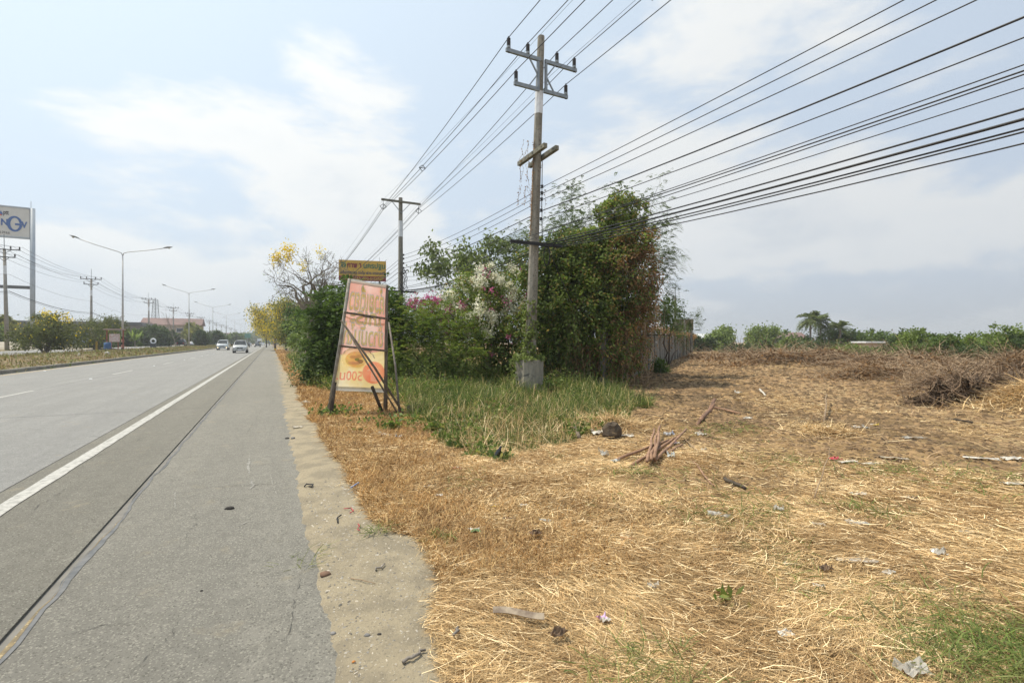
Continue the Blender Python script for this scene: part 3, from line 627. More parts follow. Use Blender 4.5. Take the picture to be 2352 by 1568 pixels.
# --- heart-leaved tree rising behind
def leafy_tree(name, label, base, ctr, R_, nst, nleaf, ll, lw, mat, bk, seed, depth=3, sig=.16, up=.12, cat='tree', group=None, extra=(), r0=.07, L0=None, spread=.6, zmax=99.):
    g = np.random.default_rng(seed); tubes, tips = [], []
    for q in nst:
        v = Vector(q)-Vector(base); grow(g, base, v, v.length*.62 if L0 is None else L0, r0, depth, tubes, tips, .16, up, (2, 4), spread, 5, .62)
    tips = [q for q in tips if q[0].z < zmax]; tubes = [q for q in tubes if max(v.z for v in q[0]) < zmax+.1]
    tp = np.array([tuple(a) for a, _ in tips]); j = g.integers(0, len(tp), nleaf); p_ = tp[j]+g.normal(0, 1, (nleaf, 3))*sig
    p_[:, 2] = np.maximum(p_[:, 2], .1)
    return tree(name, label, cat, base, g, tubes, [loose(g, p_, ll, lw, .9)], mat, bk, group, extra)
b0 = G(1120, 850)
leafy_tree('heart_leaf_tree', 'open grey green tree with drooping heart shaped leaves behind blossom bush', b0, None, 0, [P(1060, 630, 21.5), P(1110, 620, 21.5), P(1165, 620, 22), P(1035, 660, 21), P(1200, 630, 22), P(1090, 600, 22), P(1140, 600, 22)], 6500, .17, .13, L_bodhi, greybark, 5, depth=3, sig=.2, spread=.45, zmax=6.6)
b0 = G(1030, 862)
leafy_tree('pale_tree', 'pale olive green small leaved tree behind the pink flowers', b0, None, 0, [P(1010, 690, 20), P(1040, 660, 20), P(1070, 665, 20), P(1035, 720, 19.6)], 5500, .09, .045, L_pale, greybark, 6, depth=3, sig=.2)
# --- feathery tamarind like tree behind the vine mound
b0 = Vector((4.0, 21.5, 0))
g6 = np.random.default_rng(9); tubes, tips = [], []
for q in [P(1290, 510, 21), P(1330, 500, 21), P(1360, 500, 21), P(1470, 490, 21), P(1470, 535, 21), P(1470, 590, 21), P(1320, 560, 21), P(1275, 580, 20.5), P(1475, 660, 21), P(1450, 480, 21.5), P(1480, 700, 21.5), P(1300, 540, 20.5)]:
    v = Vector(q)-b0; grow(g6, b0, v, v.length*.66, .07, 3, tubes, tips, .13, .02, (3, 4), .5, 5, .5)
tp = np.array([tuple(a) for a, _ in tips]); td = np.array([tuple(a) for _, a in tips]); j = g6.integers(0, len(tp), 8500)
fr = fronds(g6, tp[j]+g6.normal(0, .22, (8500, 3)), td[j]+.7*rdir(g6, 8500)-np.array([0, 0, .3]), .36, 7, .085, .036, .6)
tree('feathery_tree', 'tall feathery leaved tree rising behind the vine covered mound', 'tree', b0, g6, tubes, [fr], LEAF('leaf_tamarind', (.1, .14, .04), (.07, .1, .03), .8, .35, .4), darkbark)
# --- vine mound smothering the wall corner
e = [ell(1330, 720, 16.8, 105, 130, 1.5), ell(1420, 640, 17.2, 85, 120, 1.4), ell(1420, 505, 17.6, 50, 48, .9), ell(1430, 565, 17.4, 62, 56, 1.1), ell(1450, 740, 17.2, 46, 120, 1.0), ell(1270, 640, 17., 70, 70, 1.2), ell(1250, 760, 16.8, 60, 90, 1.1),
     ell(1330, 610, 17., 80, 70, 1.2), ell(1390, 800, 16.2, 85, 75, .9), ell(1300, 780, 16.4, 60, 70, .9), ell(1200, 790, 17.2, 60, 70, 1.0), ell(1245, 610, 16.6, 58, 55, .9), ell(1310, 575, 16.9, 62, 48, 1.), ell(1270, 700, 16.0, 60, 70, .8), ell(1430, 488, 17.3, 56, 46, .8), ell(1475, 540, 17.4, 30, 34, .6), ell(1375, 545, 17.2, 36, 34, .6)]
p, c = crown_pts(rng, e, 88000, .66, 330, .095); b0 = G(1390, 886)
bx_ = (p[:, 0]-3.1*.0-(P(1500, 700, 16.8).x))  # right flank is dead and brown
vx_ = p[:, 0]/(K*p[:, 1])+1176; vz_ = HV-(p[:, 2]-H)/(K*p[:, 1])
pb = 1/(1+np.exp(-((vx_-1446)/26+.9*np.sin(vz_/23)+.7*np.sin(vz_/9+vx_/30)))); pb = np.where(vz_ < 520, pb*.12, pb); pb = np.maximum(pb, .55*np.exp(-((vz_-560)/28)**2-((vx_-1440)/55)**2)); pb = np.maximum(pb, .45*(vz_ > 790)*(vx_ > 1310))
br = rng.random(len(p)) < pb
fr = fronds(rng, p[:2500], unit(p[:2500]-c[:2500])+.7*rdir(rng, 2500), .26, 6, .07, .03, .5)
tops, _ = crown_pts(rng, e, 260, .97, 130, .05); tops = tops[tops[:, 2] > 1.2]
tb, hl = hang(rng, tops, 1.5, 16, .08, .05)
tb2, hl2 = hang(rng, np.array([tuple(P(vx+rng.normal(0, 9), vy, 15.8+rng.normal(0, .25))) for vx, vy in [(1330, 800), (1370, 780), (1420, 790), (1450, 760), (1480, 740), (1505, 700), (1350, 760), (1400, 840), (1440, 830), (1490, 800)]*9]), 1.5, 9, .07, .03)
mound = tree('vine_mound', 'huge mound of green creeper with brown dead right flank covering wall', 'vine', b0, rng, stems_to(rng, b0, [x[0] for x in e], .07)+tb, [loose(rng, p[~br], .105, .07, .5, centre=c[~br]), fr, hl], L_vine, darkbark,
     extra=[('dead_leaves', [loose(rng, p[br], .10, .05, .7, centre=c[br]), hl2], L_brown)])
o = tubes_obj('dead_stems', tb2, drytwig, None); o.data.transform(Matrix.Translation(-Vector(b0))); o.parent = mound
# light creeper tongue hanging in front
tb, hl = hang(rng, np.array([tuple(P(1318+rng.normal(0, 7), vy, 15.6+rng.normal(0, .1))) for vy in (690, 700, 715, 730, 750, 770)*5]), .9, 34, .09, .07)
tree('creeper_strand', 'bright green creeper tongue hanging from the wire in front of mound', 'vine', G(1320, 892), rng, tb, [hl], L_pale, drytwig)
# --- low weeds at the foot of the shrubs and round the plinth
WEED = [(1060, 885, 60), (930, 905, 40), (980, 892, 45), (830, 862, 60), (735, 872, 26), (715, 852, 26), (1150, 872, 30), (1265, 905, 34), (1300, 893, 36), (1035, 910, 38), (880, 880, 40), (1020, 955, 16), (1000, 990, 14), (900, 985, 12), (1100, 1000, 13), (1240, 880, 40), (775, 893, 30), (700, 822, 24)]
for i, (vx, vy, hp) in enumerate(WEED):
    b0 = GG(vx, vy); D = b0.y; rr = hp*K*D; p_ = np.array(b0)+np.array([0, 0, rr*.45])+rng.normal(0, 1, (700, 3))*rr*np.array([.62, .5, .34]); p_[:, 2] = np.maximum(p_[:, 2], .03)
    where = ['under the blossom bush', 'between sign and pole', 'in front of the pink flowered shrub', 'behind the banner sign', 'at the dark bush foot by the road', 'left of the dark bush', 'behind the pole plinth on its left', 'right of the pole plinth', 'between plinth and vine mound', 'left of the pole plinth',
             'just right of the banner sign', 'in the grass before the plinth', 'at the straw edge below plinth', 'at the foot of the sign prop', 'at the lowest tip of green grass', 'right behind the pole plinth', 'behind the banner sign on its left', 'nearest the far cassia trees'][i]
    tree('weed_clump', ('bushy ' if i % 2 else 'leafy ')+'green weed clump '+where, 'weed', b0, rng, stems_to(rng, b0, [b0+Vector((rng.normal(0, rr*.4), rng.normal(0, rr*.4), rr*.8)) for _ in range(6)], .008, 4, .03), [loose(rng, p_, .085 if hp > 20 else .06, .05, .2)], [L_feather, L_vine, L_pale][i % 3], drytwig, 'weed clumps along the verge')
# --- creeper on the pole and plinth is added with the pole
pw0 = sample(9000, -14, 7, 5, 24, lambda x, y: zone(x, y)[1]*sst(.0, .5, nz(x, y, 2.6, 41)), 12.)
pw0 = np.concatenate([pw0, np.stack([rng.normal(G(960, 975)[0], .5, 500), rng.normal(G(960, 975)[1], .35, 500)], 1), np.stack([rng.normal(G(770, 955)[0], .25, 260), rng.normal(G(770, 955)[1], .2, 260)], 1)])
pz = np.concatenate([pw0, (zg(pw0[:, 0], pw0[:, 1])+rng.random(len(pw0))*(.05+.03*np.clip(pw0[:, 1]-6, 0, 8)))[:, None]], 1)
tag(leaf_obj('leafy_weeds', [loose(rng, pz, .075, .055, -.1)], LEAF('weed_leaf', (.15, .21, .05), (.1, .15, .04), 2, .42, .4, c3=(.25, .24, .08)), None), 'low leafy weeds mixed through the green grass', 'weeds', kind='stuff')
# --- bare golden shower tree with a few yellow blossoms
b0 = Vector((-15.0, 35.5, 0)); g3 = np.random.default_rng(21); tubes, tips = [], []
grow(g3, b0, (0.02, 0, 1), 3.6, .27, 0, tubes, [], .05, .1)
tpn = tubes[-1][0][-1]
for q in [P(660, 610, 35), P(640, 660, 35), P(690, 590, 35.5), P(740, 600, 36), P(770, 640, 36), P(720, 590, 36), P(760, 690, 36), P(620, 625, 34.5), P(700, 640, 35)]:
    v = Vector(q)-tpn; grow(g3, tpn, v+Vector((0, 0, .4)), v.length*.55, .15, 5, tubes, tips, .25, .03, (2, 3), .62, 5, .68, .012)
fl = np.concatenate([np.array(P(vx, vy, 35))+g3.normal(0, 1, (k, 3))*np.array([.16, .16, .26]) for vx, vy, k in ((632, 594, 130), (641, 588, 110), (657, 570, 130), (664, 592, 110), (672, 574, 90), (696, 612, 80), (735, 578, 60))])
lf = np.array([tuple(a) for a, _ in tips])[g3.integers(0, len(tips), 500)]+g3.normal(0, .12, (500, 3))
tree('bare_cassia_tree', 'nearly leafless tree with few yellow blossoms arching over the verge', 'tree', b0, g3, tubes, [loose(g3, lf, .12, .06, .8)], L_pale, bark, extra=[('yellow_flowers', [loose(g3, fl, .13, .1, .6)], L_yellow)])
# --- golden shower trees in flower further along
def cassia(vx, vy, D, hpx, seed, label, fr_y=.5, lean=0):
    b0 = P(vx, vy, D); b0.z = 0; g = np.random.default_rng(seed); tubes, tips = [], []; hh = hpx*K*D
    grow(g, b0, (lean, 0, 1), hh*.42, .2, 0, tubes, [], .05, .1); tpn = tubes[-1][0][-1]
    for k in range(7):
        a = k*.9+g.uniform(0, .5); grow(g, tpn, (math.cos(a)*.9, math.sin(a)*.9, .75), hh*.36, .08, 2, tubes, tips, .15, .08, (2, 4), .6, 4, .66)
    tp = np.array([tuple(a) for a, _ in tips]); N = 6500; j = g.integers(0, len(tp), N); p_ = tp[j]+g.normal(0, .55, (N, 3)); ny = int(N*fr_y)
    p2 = p_[:ny].copy(); p2[:, 2] -= g.random(ny)*.7
    return tree('golden_shower_tree', label, 'tree', b0, g, tubes, [loose(g, p_[ny:], .36, .2, .5)], L_yleaf, darkbark, 'cassia trees along the verge', [('yellow_flowers', [loose(g, p2, .26, .18, .8)], L_yellow)])
cassia(657, 806, 84, 104, 31, 'yellow flowering tree with the dark trunk nearest the shoulder', .3)
cassia(632, 801, 98, 98, 32, 'yellowest blossoming tree left of its dark trunked neighbour', .6, -.1)
cassia(690, 803, 70, 70, 33, 'mostly green small tree right of the yellow trees', .12)
cassia(612, 797, 140, 60, 34, 'farthest and smallest yellow flowering tree on the right verge', .5)
# --- right verge green shrubs beyond the banner sign
def bush(name, label, ells_, n_, ll, lw, mat, seed, b0=None, cat='bush', group=None, stem=.04, shell=.45, clumps=60, sig=.16, bk=None, extra=()):
    g = np.random.default_rng(seed); p_, c_ = crown_pts(g, ells_, n_, shell, clumps, sig)
    if b0 is None: b0 = Vector((ells_[0][0].x, ells_[0][0].y, zz1(ells_[0][0].x, ells_[0][0].y)))
    return tree(name, label, cat, b0, g, stems_to(g, b0, [x[0] for x in ells_], stem), [loose(g, p_, ll, lw, .3, centre=c_)], mat, bk or darkbark, group, extra)
bush('verge_shrub', 'mid green shrub by the road beyond the banner sign', [ell(700, 770, 40, 36, 30, 2), ell(735, 770, 38, 40, 36, 2)], 5000, .2, .12, L_farlight, 41)
bush('verge_shrub', 'green shrub under the bare tree left of the dark bush', [ell(690, 745, 48, 34, 40, 2.4), ell(720, 730, 48, 40, 36, 2.4)], 5000, .24, .14, L_dark, 42)

# ---------------------------------------------------------------- background trees on the right
RB = [  # vx, vy(mid), D, rx, ry, material, label
 (1607, 793, 75, 22, 19, 0, 'small light green tree at the end of the grey wall'), (1655, 793, 85, 34, 18, 0, 'rounded pale green tree just right of the wall end'),
 (1735, 800, 80, 26, 16, 1, 'low dark bush before the pair of pale trees'), (1770, 793, 95, 40, 26, 1, 'dark rounded tree between pale trees and coconut palms'), (1690, 803, 70, 40, 14, 1, 'long low hedge of bushes at the far field edge'),
 (1815, 800, 78, 30, 18, 0, 'yellow green bush left of the coconut palms'), (1875, 791, 72, 46, 27, 1, 'large leafy tree growing under the tallest palm'), (1925, 793, 72, 38, 24, 1, 'dark tree under the shorter palms'), (1850, 805, 60, 50, 18, 1, 'bushy thicket in front of the palms'),
 (1975, 787, 70, 40, 26, 1, 'dark green tree right of the palms'), (2030, 788, 66, 48, 26, 1, 'dark tree halfway between palms and the right hedge'), (1960, 812, 52, 60, 16, 0, 'low light green scrub below the palms'),
 (2085, 795, 42, 48, 30, 0, 'reddish topped shrub at the left end of the big hedge'), (2140, 800, 36, 56, 33, 0, 'light green bush in the hedge beside the reddish shrub'), (2210, 797, 34, 58, 33, 1, 'dark green bush in the middle of the right hedge'),
 (2275, 796, 32, 60, 34, 0, 'tall bright green bush in the right hedge'), (2345, 795, 30, 62, 36, 1, 'bush in the right hedge cut by the frame edge'), (2030, 815, 46, 50, 18, 1, 'low scrub left of the big right hedge'), (2110, 812, 33, 50, 22, 1, 'dark low bush at the hedge foot beside the brush'), (2440, 785, 30, 80, 50, 0, 'outermost bush of the right hedge'), (2250, 815, 29, 70, 22, 1, 'low dark growth along the foot of right hedge')]
for i, (vx, vy, D, rx, ry, mt, lab) in enumerate(RB):
    g = np.random.default_rng(100+i); es = [ell(vx+g.normal(0, rx*.45), vy+g.normal(0, ry*.3)-(ry*.25 if k == 0 else 0), D+g.normal(0, 1), rx*g.uniform(.4, .62), ry*g.uniform(.5, .75), rx*K*D*.5) for k in range(5)]
    c0 = P(vx, vy, D); b0 = Vector((c0.x, c0.y, zz1(c0.x, c0.y))); es.append((Vector((c0.x, c0.y, max(.4, c0.z*.35))), rx*K*D*.75, rx*K*D*.4, max(.4, c0.z*.5)))
    nn = int(4200 if D > 45 else 7000); sz = .0042*D
    bush('background_tree' if ry > 24 else 'background_bush', lab, es, nn, sz*1.25, sz*.75, (L_farlight, L_far)[mt] if i % 4 else L_fard, 300+i, b0, 'tree' if ry > 24 else 'bush', 'trees and bushes round the field', .05, .4, 55, .17)
# open-branched light trees beside the wall end
for k, (vx, D, hp, lab) in enumerate(((1655, 88, 40, 'pale green open crowned tree left of two behind the field'), (1745, 92, 42, 'pale green open crowned tree right of two behind the field'))):
    b0 = P(vx, 800, D); b0.z = 0; leafy_tree('open_crowned_tree', lab, b0, None, 0, [b0+Vector((math.cos(a)*2.2, math.sin(a)*2.2, hp*K*D*.8)) for a in (0, 1.3, 2.5, 3.6, 4.9)], 3500, .42, .27, L_farlight, bark, 60+k, depth=2, sig=.5, group='open trees behind the field')
def bare(vx, vb, D, hp, seed, label, depth=4, r0=.09, cat='tree'):
    b0 = P(vx, vb, D); b0.z = zz1(b0.x, b0.y); g = np.random.default_rng(seed); tubes, tips = [], []
    grow(g, b0, (0, 0, 1), hp*K*D*.42, r0, depth, tubes, tips, .12, .06, (3, 4), .5, 5, .62, .012); return tree('bare_tree', label, cat, b0, g, tubes, None, None, greybark)
bare(1782, 805, 90, 52, 71, 'small leafless tree beside the right pale green tree', 3)
# --- coconut palms
L_palm = LEAF('palm_leaf', (.11, .145, .05), (.15, .18, .065), .8, .3, .35)
def palm(vx, vtop, D, nf, fl_, seed, label, group='coconut palms', name='coconut_palm', lean=.0, z0=0):
    g = np.random.default_rng(seed); top = P(vx, vtop, D); b0 = Vector((top.x-lean*top.z, top.y, z0)); tb = [([b0.lerp(top, i/6)+Vector((lean*.25*math.sin(3.14*i/6), 0, 0)) for i in range(7)], [.17-.05*i/6 for i in range(7)], 8)]
    parts = []
    a = g.uniform(0, 6.28, nf); el_ = g.uniform(-.75, 1.2, nf); d_ = np.stack([np.cos(a)*np.cos(el_), np.sin(a)*np.cos(el_), np.sin(el_)], 1)
    parts.append(fronds(g, np.repeat(np.array(top)[None], nf, 0), d_, fl_, 16, fl_*.30, fl_*.085, .6))
    return tree(name, label, 'palm', b0, g, tb, parts, L_palm, greybark, group)
palm(1862, 730, 72, 34, 2.3, 81, 'tallest coconut palm, leftmost of the palm group', lean=.02)
palm(1886, 734, 74, 30, 2.3, 82, 'coconut palm right behind the tallest one', lean=.05)
palm(1903, 757, 74, 24, 1.8, 83, 'short dark palm between the tall pair and the right palm', lean=.0)
palm(1930, 752, 70, 32, 2.1, 84, 'separate coconut palm on the right of the palm group', lean=-.02)

# ---------------------------------------------------------------- undercut soil bank of the ditch
gb = np.random.default_rng(66); cv = [G(2095, 932), G(2150, 936), G(2205, 938), G(2255, 932), G(2300, 920), G(2350, 906), G(2420, 893), G(2520, 884)]; mb_ = MB(); vs_ = []; nb_ = 56; rows_ = ((-.25, .0, 0), (.0, .03, .01), (.2, .14, .06), (.42, .1, .08), (.6, .0, .1), (.7, .2, .08), (.6, .8, .05), (.1, 1.7, .02))
for i in range(nb_):
    t_ = i/(nb_-1)*(len(cv)-1); k = min(int(t_), len(cv)-2); q = cv[k].lerp(cv[k+1], t_-k); f = min(1, i/9)*(.75+.25*math.sin(i*.9)); dd = Vector((q.x, q.y, 0)).normalized()
    for z_, back_, jit in rows_: vs_.append((q.x+dd.x*back_+gb.normal(0, jit), q.y+dd.y*back_+gb.normal(0, jit), z_*f+gb.normal(0, jit*.5)))
nr_ = len(rows_); mb_.add(vs_, [(i*nr_+j, (i+1)*nr_+j, (i+1)*nr_+j+1, i*nr_+j+1) for i in range(nb_-1) for j in range(nr_-1)])
tag(mb_.build('soil_bank', M('bank_soil', (.14, .095, .058), (.07, .048, .03), 9, .95, bump=.8), None, True), kind='structure')
# ---------------------------------------------------------------- brush piles on the cleared field
def twigpile(name, label, c, r_, h, N, seed, mats=(drytwig,), Lr=(.3, 1.4), wd=.012, leaves=0):
    g = np.random.default_rng(seed); x = c[0]+g.normal(0, r_*.6, N); y = c[1]+g.normal(0, r_*.42, N); q = np.exp(-(((x-c[0])/r_)**2+((y-c[1])/r_)**2)); z = zg(x, y)+g.random(N)*h*q
    V1, F1 = ribbons(g, np.stack([x, y, z], 1), g.uniform(0, 6.28, N), g.uniform(*Lr, N), wd*g.uniform(.5, 1.6, N), g.normal(.1, .35, N), g.normal(0, .5, N), g.uniform(0, .25, N), 3)
    b0 = Vector((c[0], c[1], zz1(c[0], c[1]))); t_ = thing(name, label, 'brush pile', b0, 0, 'brush piles on the field'); V1 = V1-np.array(b0); V1[:, 2] = np.maximum(V1[:, 2], -.6)
    o = link('twigs', np_mesh('twigs', V1, F1), mats[0], t_); o['kind'] = 'stuff'
    if leaves:
        p_ = np.stack([c[0]+g.normal(0, r_*.6, leaves), c[1]+g.normal(0, r_*.4, leaves), 0*np.arange(leaves)], 1); qq = np.exp(-(((p_[:, 0]-c[0])/r_)**2+((p_[:, 1]-c[1])/r_)**2)); p_[:, 2] = zg(p_[:, 0], p_[:, 1])+g.random(leaves)*h*qq
        o = leaf_obj('dead_leaves', [loose(g, p_-np.array(b0), wd*9, wd*5, .2)], L_brown, t_); o['kind'] = 'stuff'
    return t_
BP = [((2330, 893), 1.6, .55, 2600, .013, 'dark brown brush pile above the ditch at the right edge'), ((2190, 903), 1.2, .4, 1900, .012, 'brown brush heap left of the ditch'), ((2250, 912), .8, .3, 260, .011, 'tangle of roots hanging over the dark ditch'), ((2020, 872), 1.9, .5, 1800, .017, 'low straw coloured brush heap in mid field'),
      ((1800, 843), 2.6, 1.0, 2000, .026, 'large brown brush mound left of the field centre'), ((1900, 838), 3., .9, 1900, .028, 'brown brush mound below the palms'), ((2110, 846), 3., .8, 1900, .026, 'brown brush ridge in front of the right hedge'), ((2330, 845), 3.4, .8, 1900, .026, 'brown brush ridge at the far right by hedge'),
      ((1720, 833), 2.6, .8, 1500, .03, 'brown brush mound in the far middle field'), ((1640, 826), 2.6, .5, 1200, .032, 'farthest brown brush by the end of the wall'), ((2230, 862), 2.4, .5, 1600, .02, 'loose brown branches between ditch and hedge'), ((2000, 835), 3.0, .7, 1500, .03, 'brown brush in front of the low green scrub')]
Nb = 2600; ib = gb.integers(0, nb_, Nb); vb_ = np.array(vs_).reshape(nb_, nr_, 3); jb = gb.integers(2, 7, Nb); q_ = vb_[ib, jb]+gb.normal(0, .12, (Nb, 3)); q_[:, 2] = np.maximum(q_[:, 2], -.1)
V1, F1 = ribbons(gb, q_, gb.uniform(0, 6.28, Nb), gb.uniform(.25, 1.1, Nb), .014*gb.uniform(.5, 1.6, Nb), gb.normal(-.1, .5, Nb), gb.normal(0, .6, Nb), gb.uniform(0, .4, Nb), 3)
t_ = thing('brush_pile', 'dark roots and twigs spilling over the ditch bank edge', 'brush pile', (cv[3].x, cv[3].y, 0), 0, 'brush piles on the field'); V1 = V1-np.array((cv[3].x, cv[3].y, 0)); V1[:, 2] = np.maximum(V1[:, 2], -.3)
link('twigs', np_mesh('twigs', V1, F1), M('dark_twig', (.2, .135, .085), (.11, .075, .05), 5, .9, isl=.5), t_)['kind'] = 'stuff'
for i, (v, r_, h, N, wd, lab) in enumerate(BP): twigpile('brush_pile', lab, G(*v), r_, h*.7, N, 500+i, wd=wd, leaves=N//2, Lr=(.25, 1.2) if r_ < 2 else (.5, 2.2))
twigpile('straw_heap', 'straw covered soil mound at the right edge below ditch', G(2400, 952), 1.3, .12, 5000, 540, mats=(STRAWM,), wd=.012, Lr=(.15, .5))
twigpile('straw_heap', 'flattened straw heap beside the dark stump', G(1400, 985), .8, .1, 2200, 541, mats=(STRAWM,), wd=.008, Lr=(.12, .4))
twigpile('straw_heap', 'small straw heap left of the foam block', G(1890, 1000), .5, .1, 1200, 542, mats=(STRAWM,), wd=.008, Lr=(.12, .4))
# ---------------------------------------------------------------- utility poles on this side of the road
DV = Vector((-SA, CA, 0)); NV = Vector((CA, SA, 0)); UP = Vector((0, 0, 1))
RROT = Matrix.Rotation(RZ, 3, 'Z')
def octpole(b, p0, p1, w0, w1):
    a = [(1, .45), (.45, 1), (-.45, 1), (-1, .45), (-1, -.45), (-.45, -1), (.45, -1), (1, -.45)]
    vs_ = [Vector(p0)+RROT @ Vector((x*w0/2, y*w0/2, 0)) for x, y in a]+[Vector(p1)+RROT @ Vector((x*w1/2, y*w1/2, 0)) for x, y in a]
    return b.add(vs_, [tuple(range(7, -1, -1)), tuple(range(8, 16))]+[(i, (i+1) % 8, 8+(i+1) % 8, 8+i) for i in range(8)])
def bar(b, p0, p1, w_, h_=None):
    p0, p1 = Vector(p0), Vector(p1); d = p1-p0; rt = d.to_track_quat('X', 'Z').to_matrix(); return b.box((p0+p1)/2, (d.length, w_, h_ or w_), rt)
def insulator(parent, p, h=.3, r=.055):
    b = MB(); pr = [(.03, -.12), (.03, 0), (r*.9, .0), (r*.9, .05)]
    for i in range(6): z = .06+i*(h-.08)/6; pr += [(r*.72, z), (r, z+.012), (r, z+.022), (r*.72, z+.034)]
    pr += [(r*.4, h-.01), (r*.4, h+.02)]; b.lathe(p, pr, 10); o = b.build('insulator', porcelain, parent); 
    c_ = MB(); c_.lathe(p, [(r*.95, -.005), (r*1.0, .0), (r*1.0, .055), (r*.8, .06)], 10); c_.build('insulator_base', steel, o); return o
PB = Vector((.49, 13.94, 0)); LEAN = Vector((.034, 0, 1)); PH = 10.3
def onp(z, off=Vector((0, 0, 0))): return LEAN*z+off
pole = thing('power_pole', 'tall leaning concrete power pole with double crossarms on concrete base', 'power pole', PB)
def pw(z): return .30-.12*z/PH
b = MB(); octpole(b, onp(.3), onp(PH), pw(0), pw(PH)); shaft = b.build('shaft', concpole, pole)
hb = MB()
for i in range(58):
    z = 1.6+i*.15
    if z < 8.0 or 8.75 < z < 10.2:
        q = onp(z)+NV*0-DV*(pw(z)/2+.001); hb.box(q, (.018, .006, .018), RROT)
hb.build('bolt_holes', blackrub, shaft)['kind'] = 'stuff'
b = MB(); octpole(b, onp(8.06), onp(8.7), pw(8.06)+.012, pw(8.7)+.012); b.build('white_band', whitepaint, pole)
b = MB(); octpole(b, onp(PH-.02), onp(PH+.03), .15, .1); b.build('pole_cap', concpole, pole)
b = MB(); pts = [(.42*math.cos(a*.7854+.4), .42*math.sin(a*.7854+.4)) for a in range(8)]
b.prism([(x*(1.02 if k % 2 else .98), y, -.12) for k, (x, y) in enumerate(pts)], (.01, 0, 1.12)); b.build('plinth', M('plinth_concrete', (.34, .31, .245), (.22, .2, .165), 2.6, .9, c3=(.12, .115, .1), s3=7, bump=.4, stretch=(2, 2, .5)), pole)
arm = {}
for nm, z, l_ in (('upper', 9.54, 1.16), ('lower', 8.69, .88)):
    for sd in (-1, 1):
        b = MB(); q0 = onp(z)-DV*.13+NV*sd*.08; q1 = onp(z)-DV*.13+NV*sd*l_; bar(b, q0, q1, .07, .1); b.build('crossarm', steel, pole)
for sd in (-1, 1):
    b = MB(); b.box(onp(9.12)-DV*.13+NV*sd*.13, (.07, .06, .95), RROT); b.build('arm_bracket', steel, pole)
    b = MB(); bar(b, onp(9.12)-DV*.13+NV*sd*.15, onp(9.5)-DV*.13+NV*sd*.42, .035); b.build('arm_brace', steel, pole)
    b = MB(); bar(b, onp(9.10)-DV*.13+NV*sd*.15, onp(8.74)-DV*.13+NV*sd*.4, .035); b.build('arm_brace', steel, pole)
HVP = [(-1.08, 9.6), (-.48, 9.6), (.48, 9.6), (1.08, 9.6), (-.82, 8.75), (.82, 8.75)]
for l_, z in HVP: insulator(pole, onp(z)-DV*.13+NV*l_)
for off in (-.2, .17):
    b = MB(); z = 6.84; q = onp(z)+NV*off; bar(b, q-DV*.82, q+DV*.75, .11, .12); o = b.build('old_crossarm', crosswood, pole)
    for t_ in (-.7, -.2, .2, .65):
        b = MB(); bar(b, q+DV*t_-NV*.07, q+DV*t_+NV*.07, .025); b.build('bolt', darksteel, o)
b = MB(); bar(b, onp(4.3)-DV*.17-NV*.85, onp(4.3)-DV*.17+NV*.82, .06, .09); b.build('cable_arm', blackrub, pole)
for z in (5.07, 5.32, 5.64, 5.82, 6.01):
    b = MB(); b.lathe(onp(z)+NV*.2, [(.02, -.045), (.045, -.04), (.028, 0), (.045, .04), (.02, .045)], 8); b.build('spool_insulator', porcelain, pole)
    b = MB(); bar(b, onp(z)+NV*.12, onp(z)+NV*.27-DV*.03, .014); b.build('pin', darksteel, pole)
g = np.random.default_rng(3); b = MB()
for k in range(5):
    a0 = g.uniform(0, 6); b.tube([onp(4.25)-DV*.2+NV*.3+Vector((.16*math.cos(a0+i*.52)*.5, -.02*k, -.28+.28*math.sin(a0+i*.52))) for i in range(13)], .012, 5)
b.tube([onp(6.7)-DV*.1+NV*.12, onp(5.5)-DV*.12+NV*.14, onp(4.4)-DV*.15+NV*.18], .012, 5); b.build('cable_coil', blackrub, pole)
# second and third poles
def tpole(name, label, base, h, arms):
    t_ = thing(name, label, 'power pole', base); b = MB(); octpole(b, (0, 0, -.1), (0, 0, h), .3, .19); b.build('shaft', concpole, t_)
    b = MB(); octpole(b, (0, 0, h-2.1), (0, 0, h-1.25), .232, .226); b.build('white_band', whitepaint, t_)
    b = MB(); bar(b, NV*-1.05-DV*.14+UP*(h-.25), NV*1.05-DV*.14+UP*(h-.25), .09, .1); b.build('crossarm', crosswood, t_)
    for sd in (-1, 1):
        b = MB(); bar(b, UP*(h-.85)-DV*.14, NV*sd*.5-DV*.14+UP*(h-.28), .03); b.build('arm_brace', steel, t_)
        b = MB(); c_ = NV*sd*.95-DV*.14+UP*(h-.62); bar(b, c_+UP*.32, c_+UP*.1, .02)
        for q0, q1 in ((NV*-.17, UP*.14), (UP*.14, NV*.17), (NV*.17, UP*-.16), (UP*-.16, NV*-.17), (UP*.14, UP*-.16)): bar(b, c_+q0, c_+q1, .025)
        b.build('cable_spacer', darksteel, t_)
    for z in arms:
        b = MB(); b.lathe(NV*.16+UP*z, [(.02, -.05), (.05, -.04), (.03, 0), (.05, .04), (.02, .05)], 8); b.build('spool_insulator', porcelain, t_)
    b = MB(); bar(b, NV*-.8-DV*.2+UP*4.2, NV*.8-DV*.2+UP*4.2, .07, .09); b.build('cable_arm', blackrub, t_)
    b = MB(); gg = np.random.default_rng(8)
    for k in range(7): b.tube([UP*(4.2+1.2*i/5)+NV*(gg.normal(.15, .12)) -DV*.2 for i in range(6)], .014, 4)
    b.build('hanging_cables', blackrub, t_); return t_
P2 = Vector((-5.99, 26, 0)); tpole('power_pole', 'second concrete pole with single wooden crossarm beyond the banner sign', P2, 9.25, (5.2, 5.5, 5.75, 6.0, 6.2))
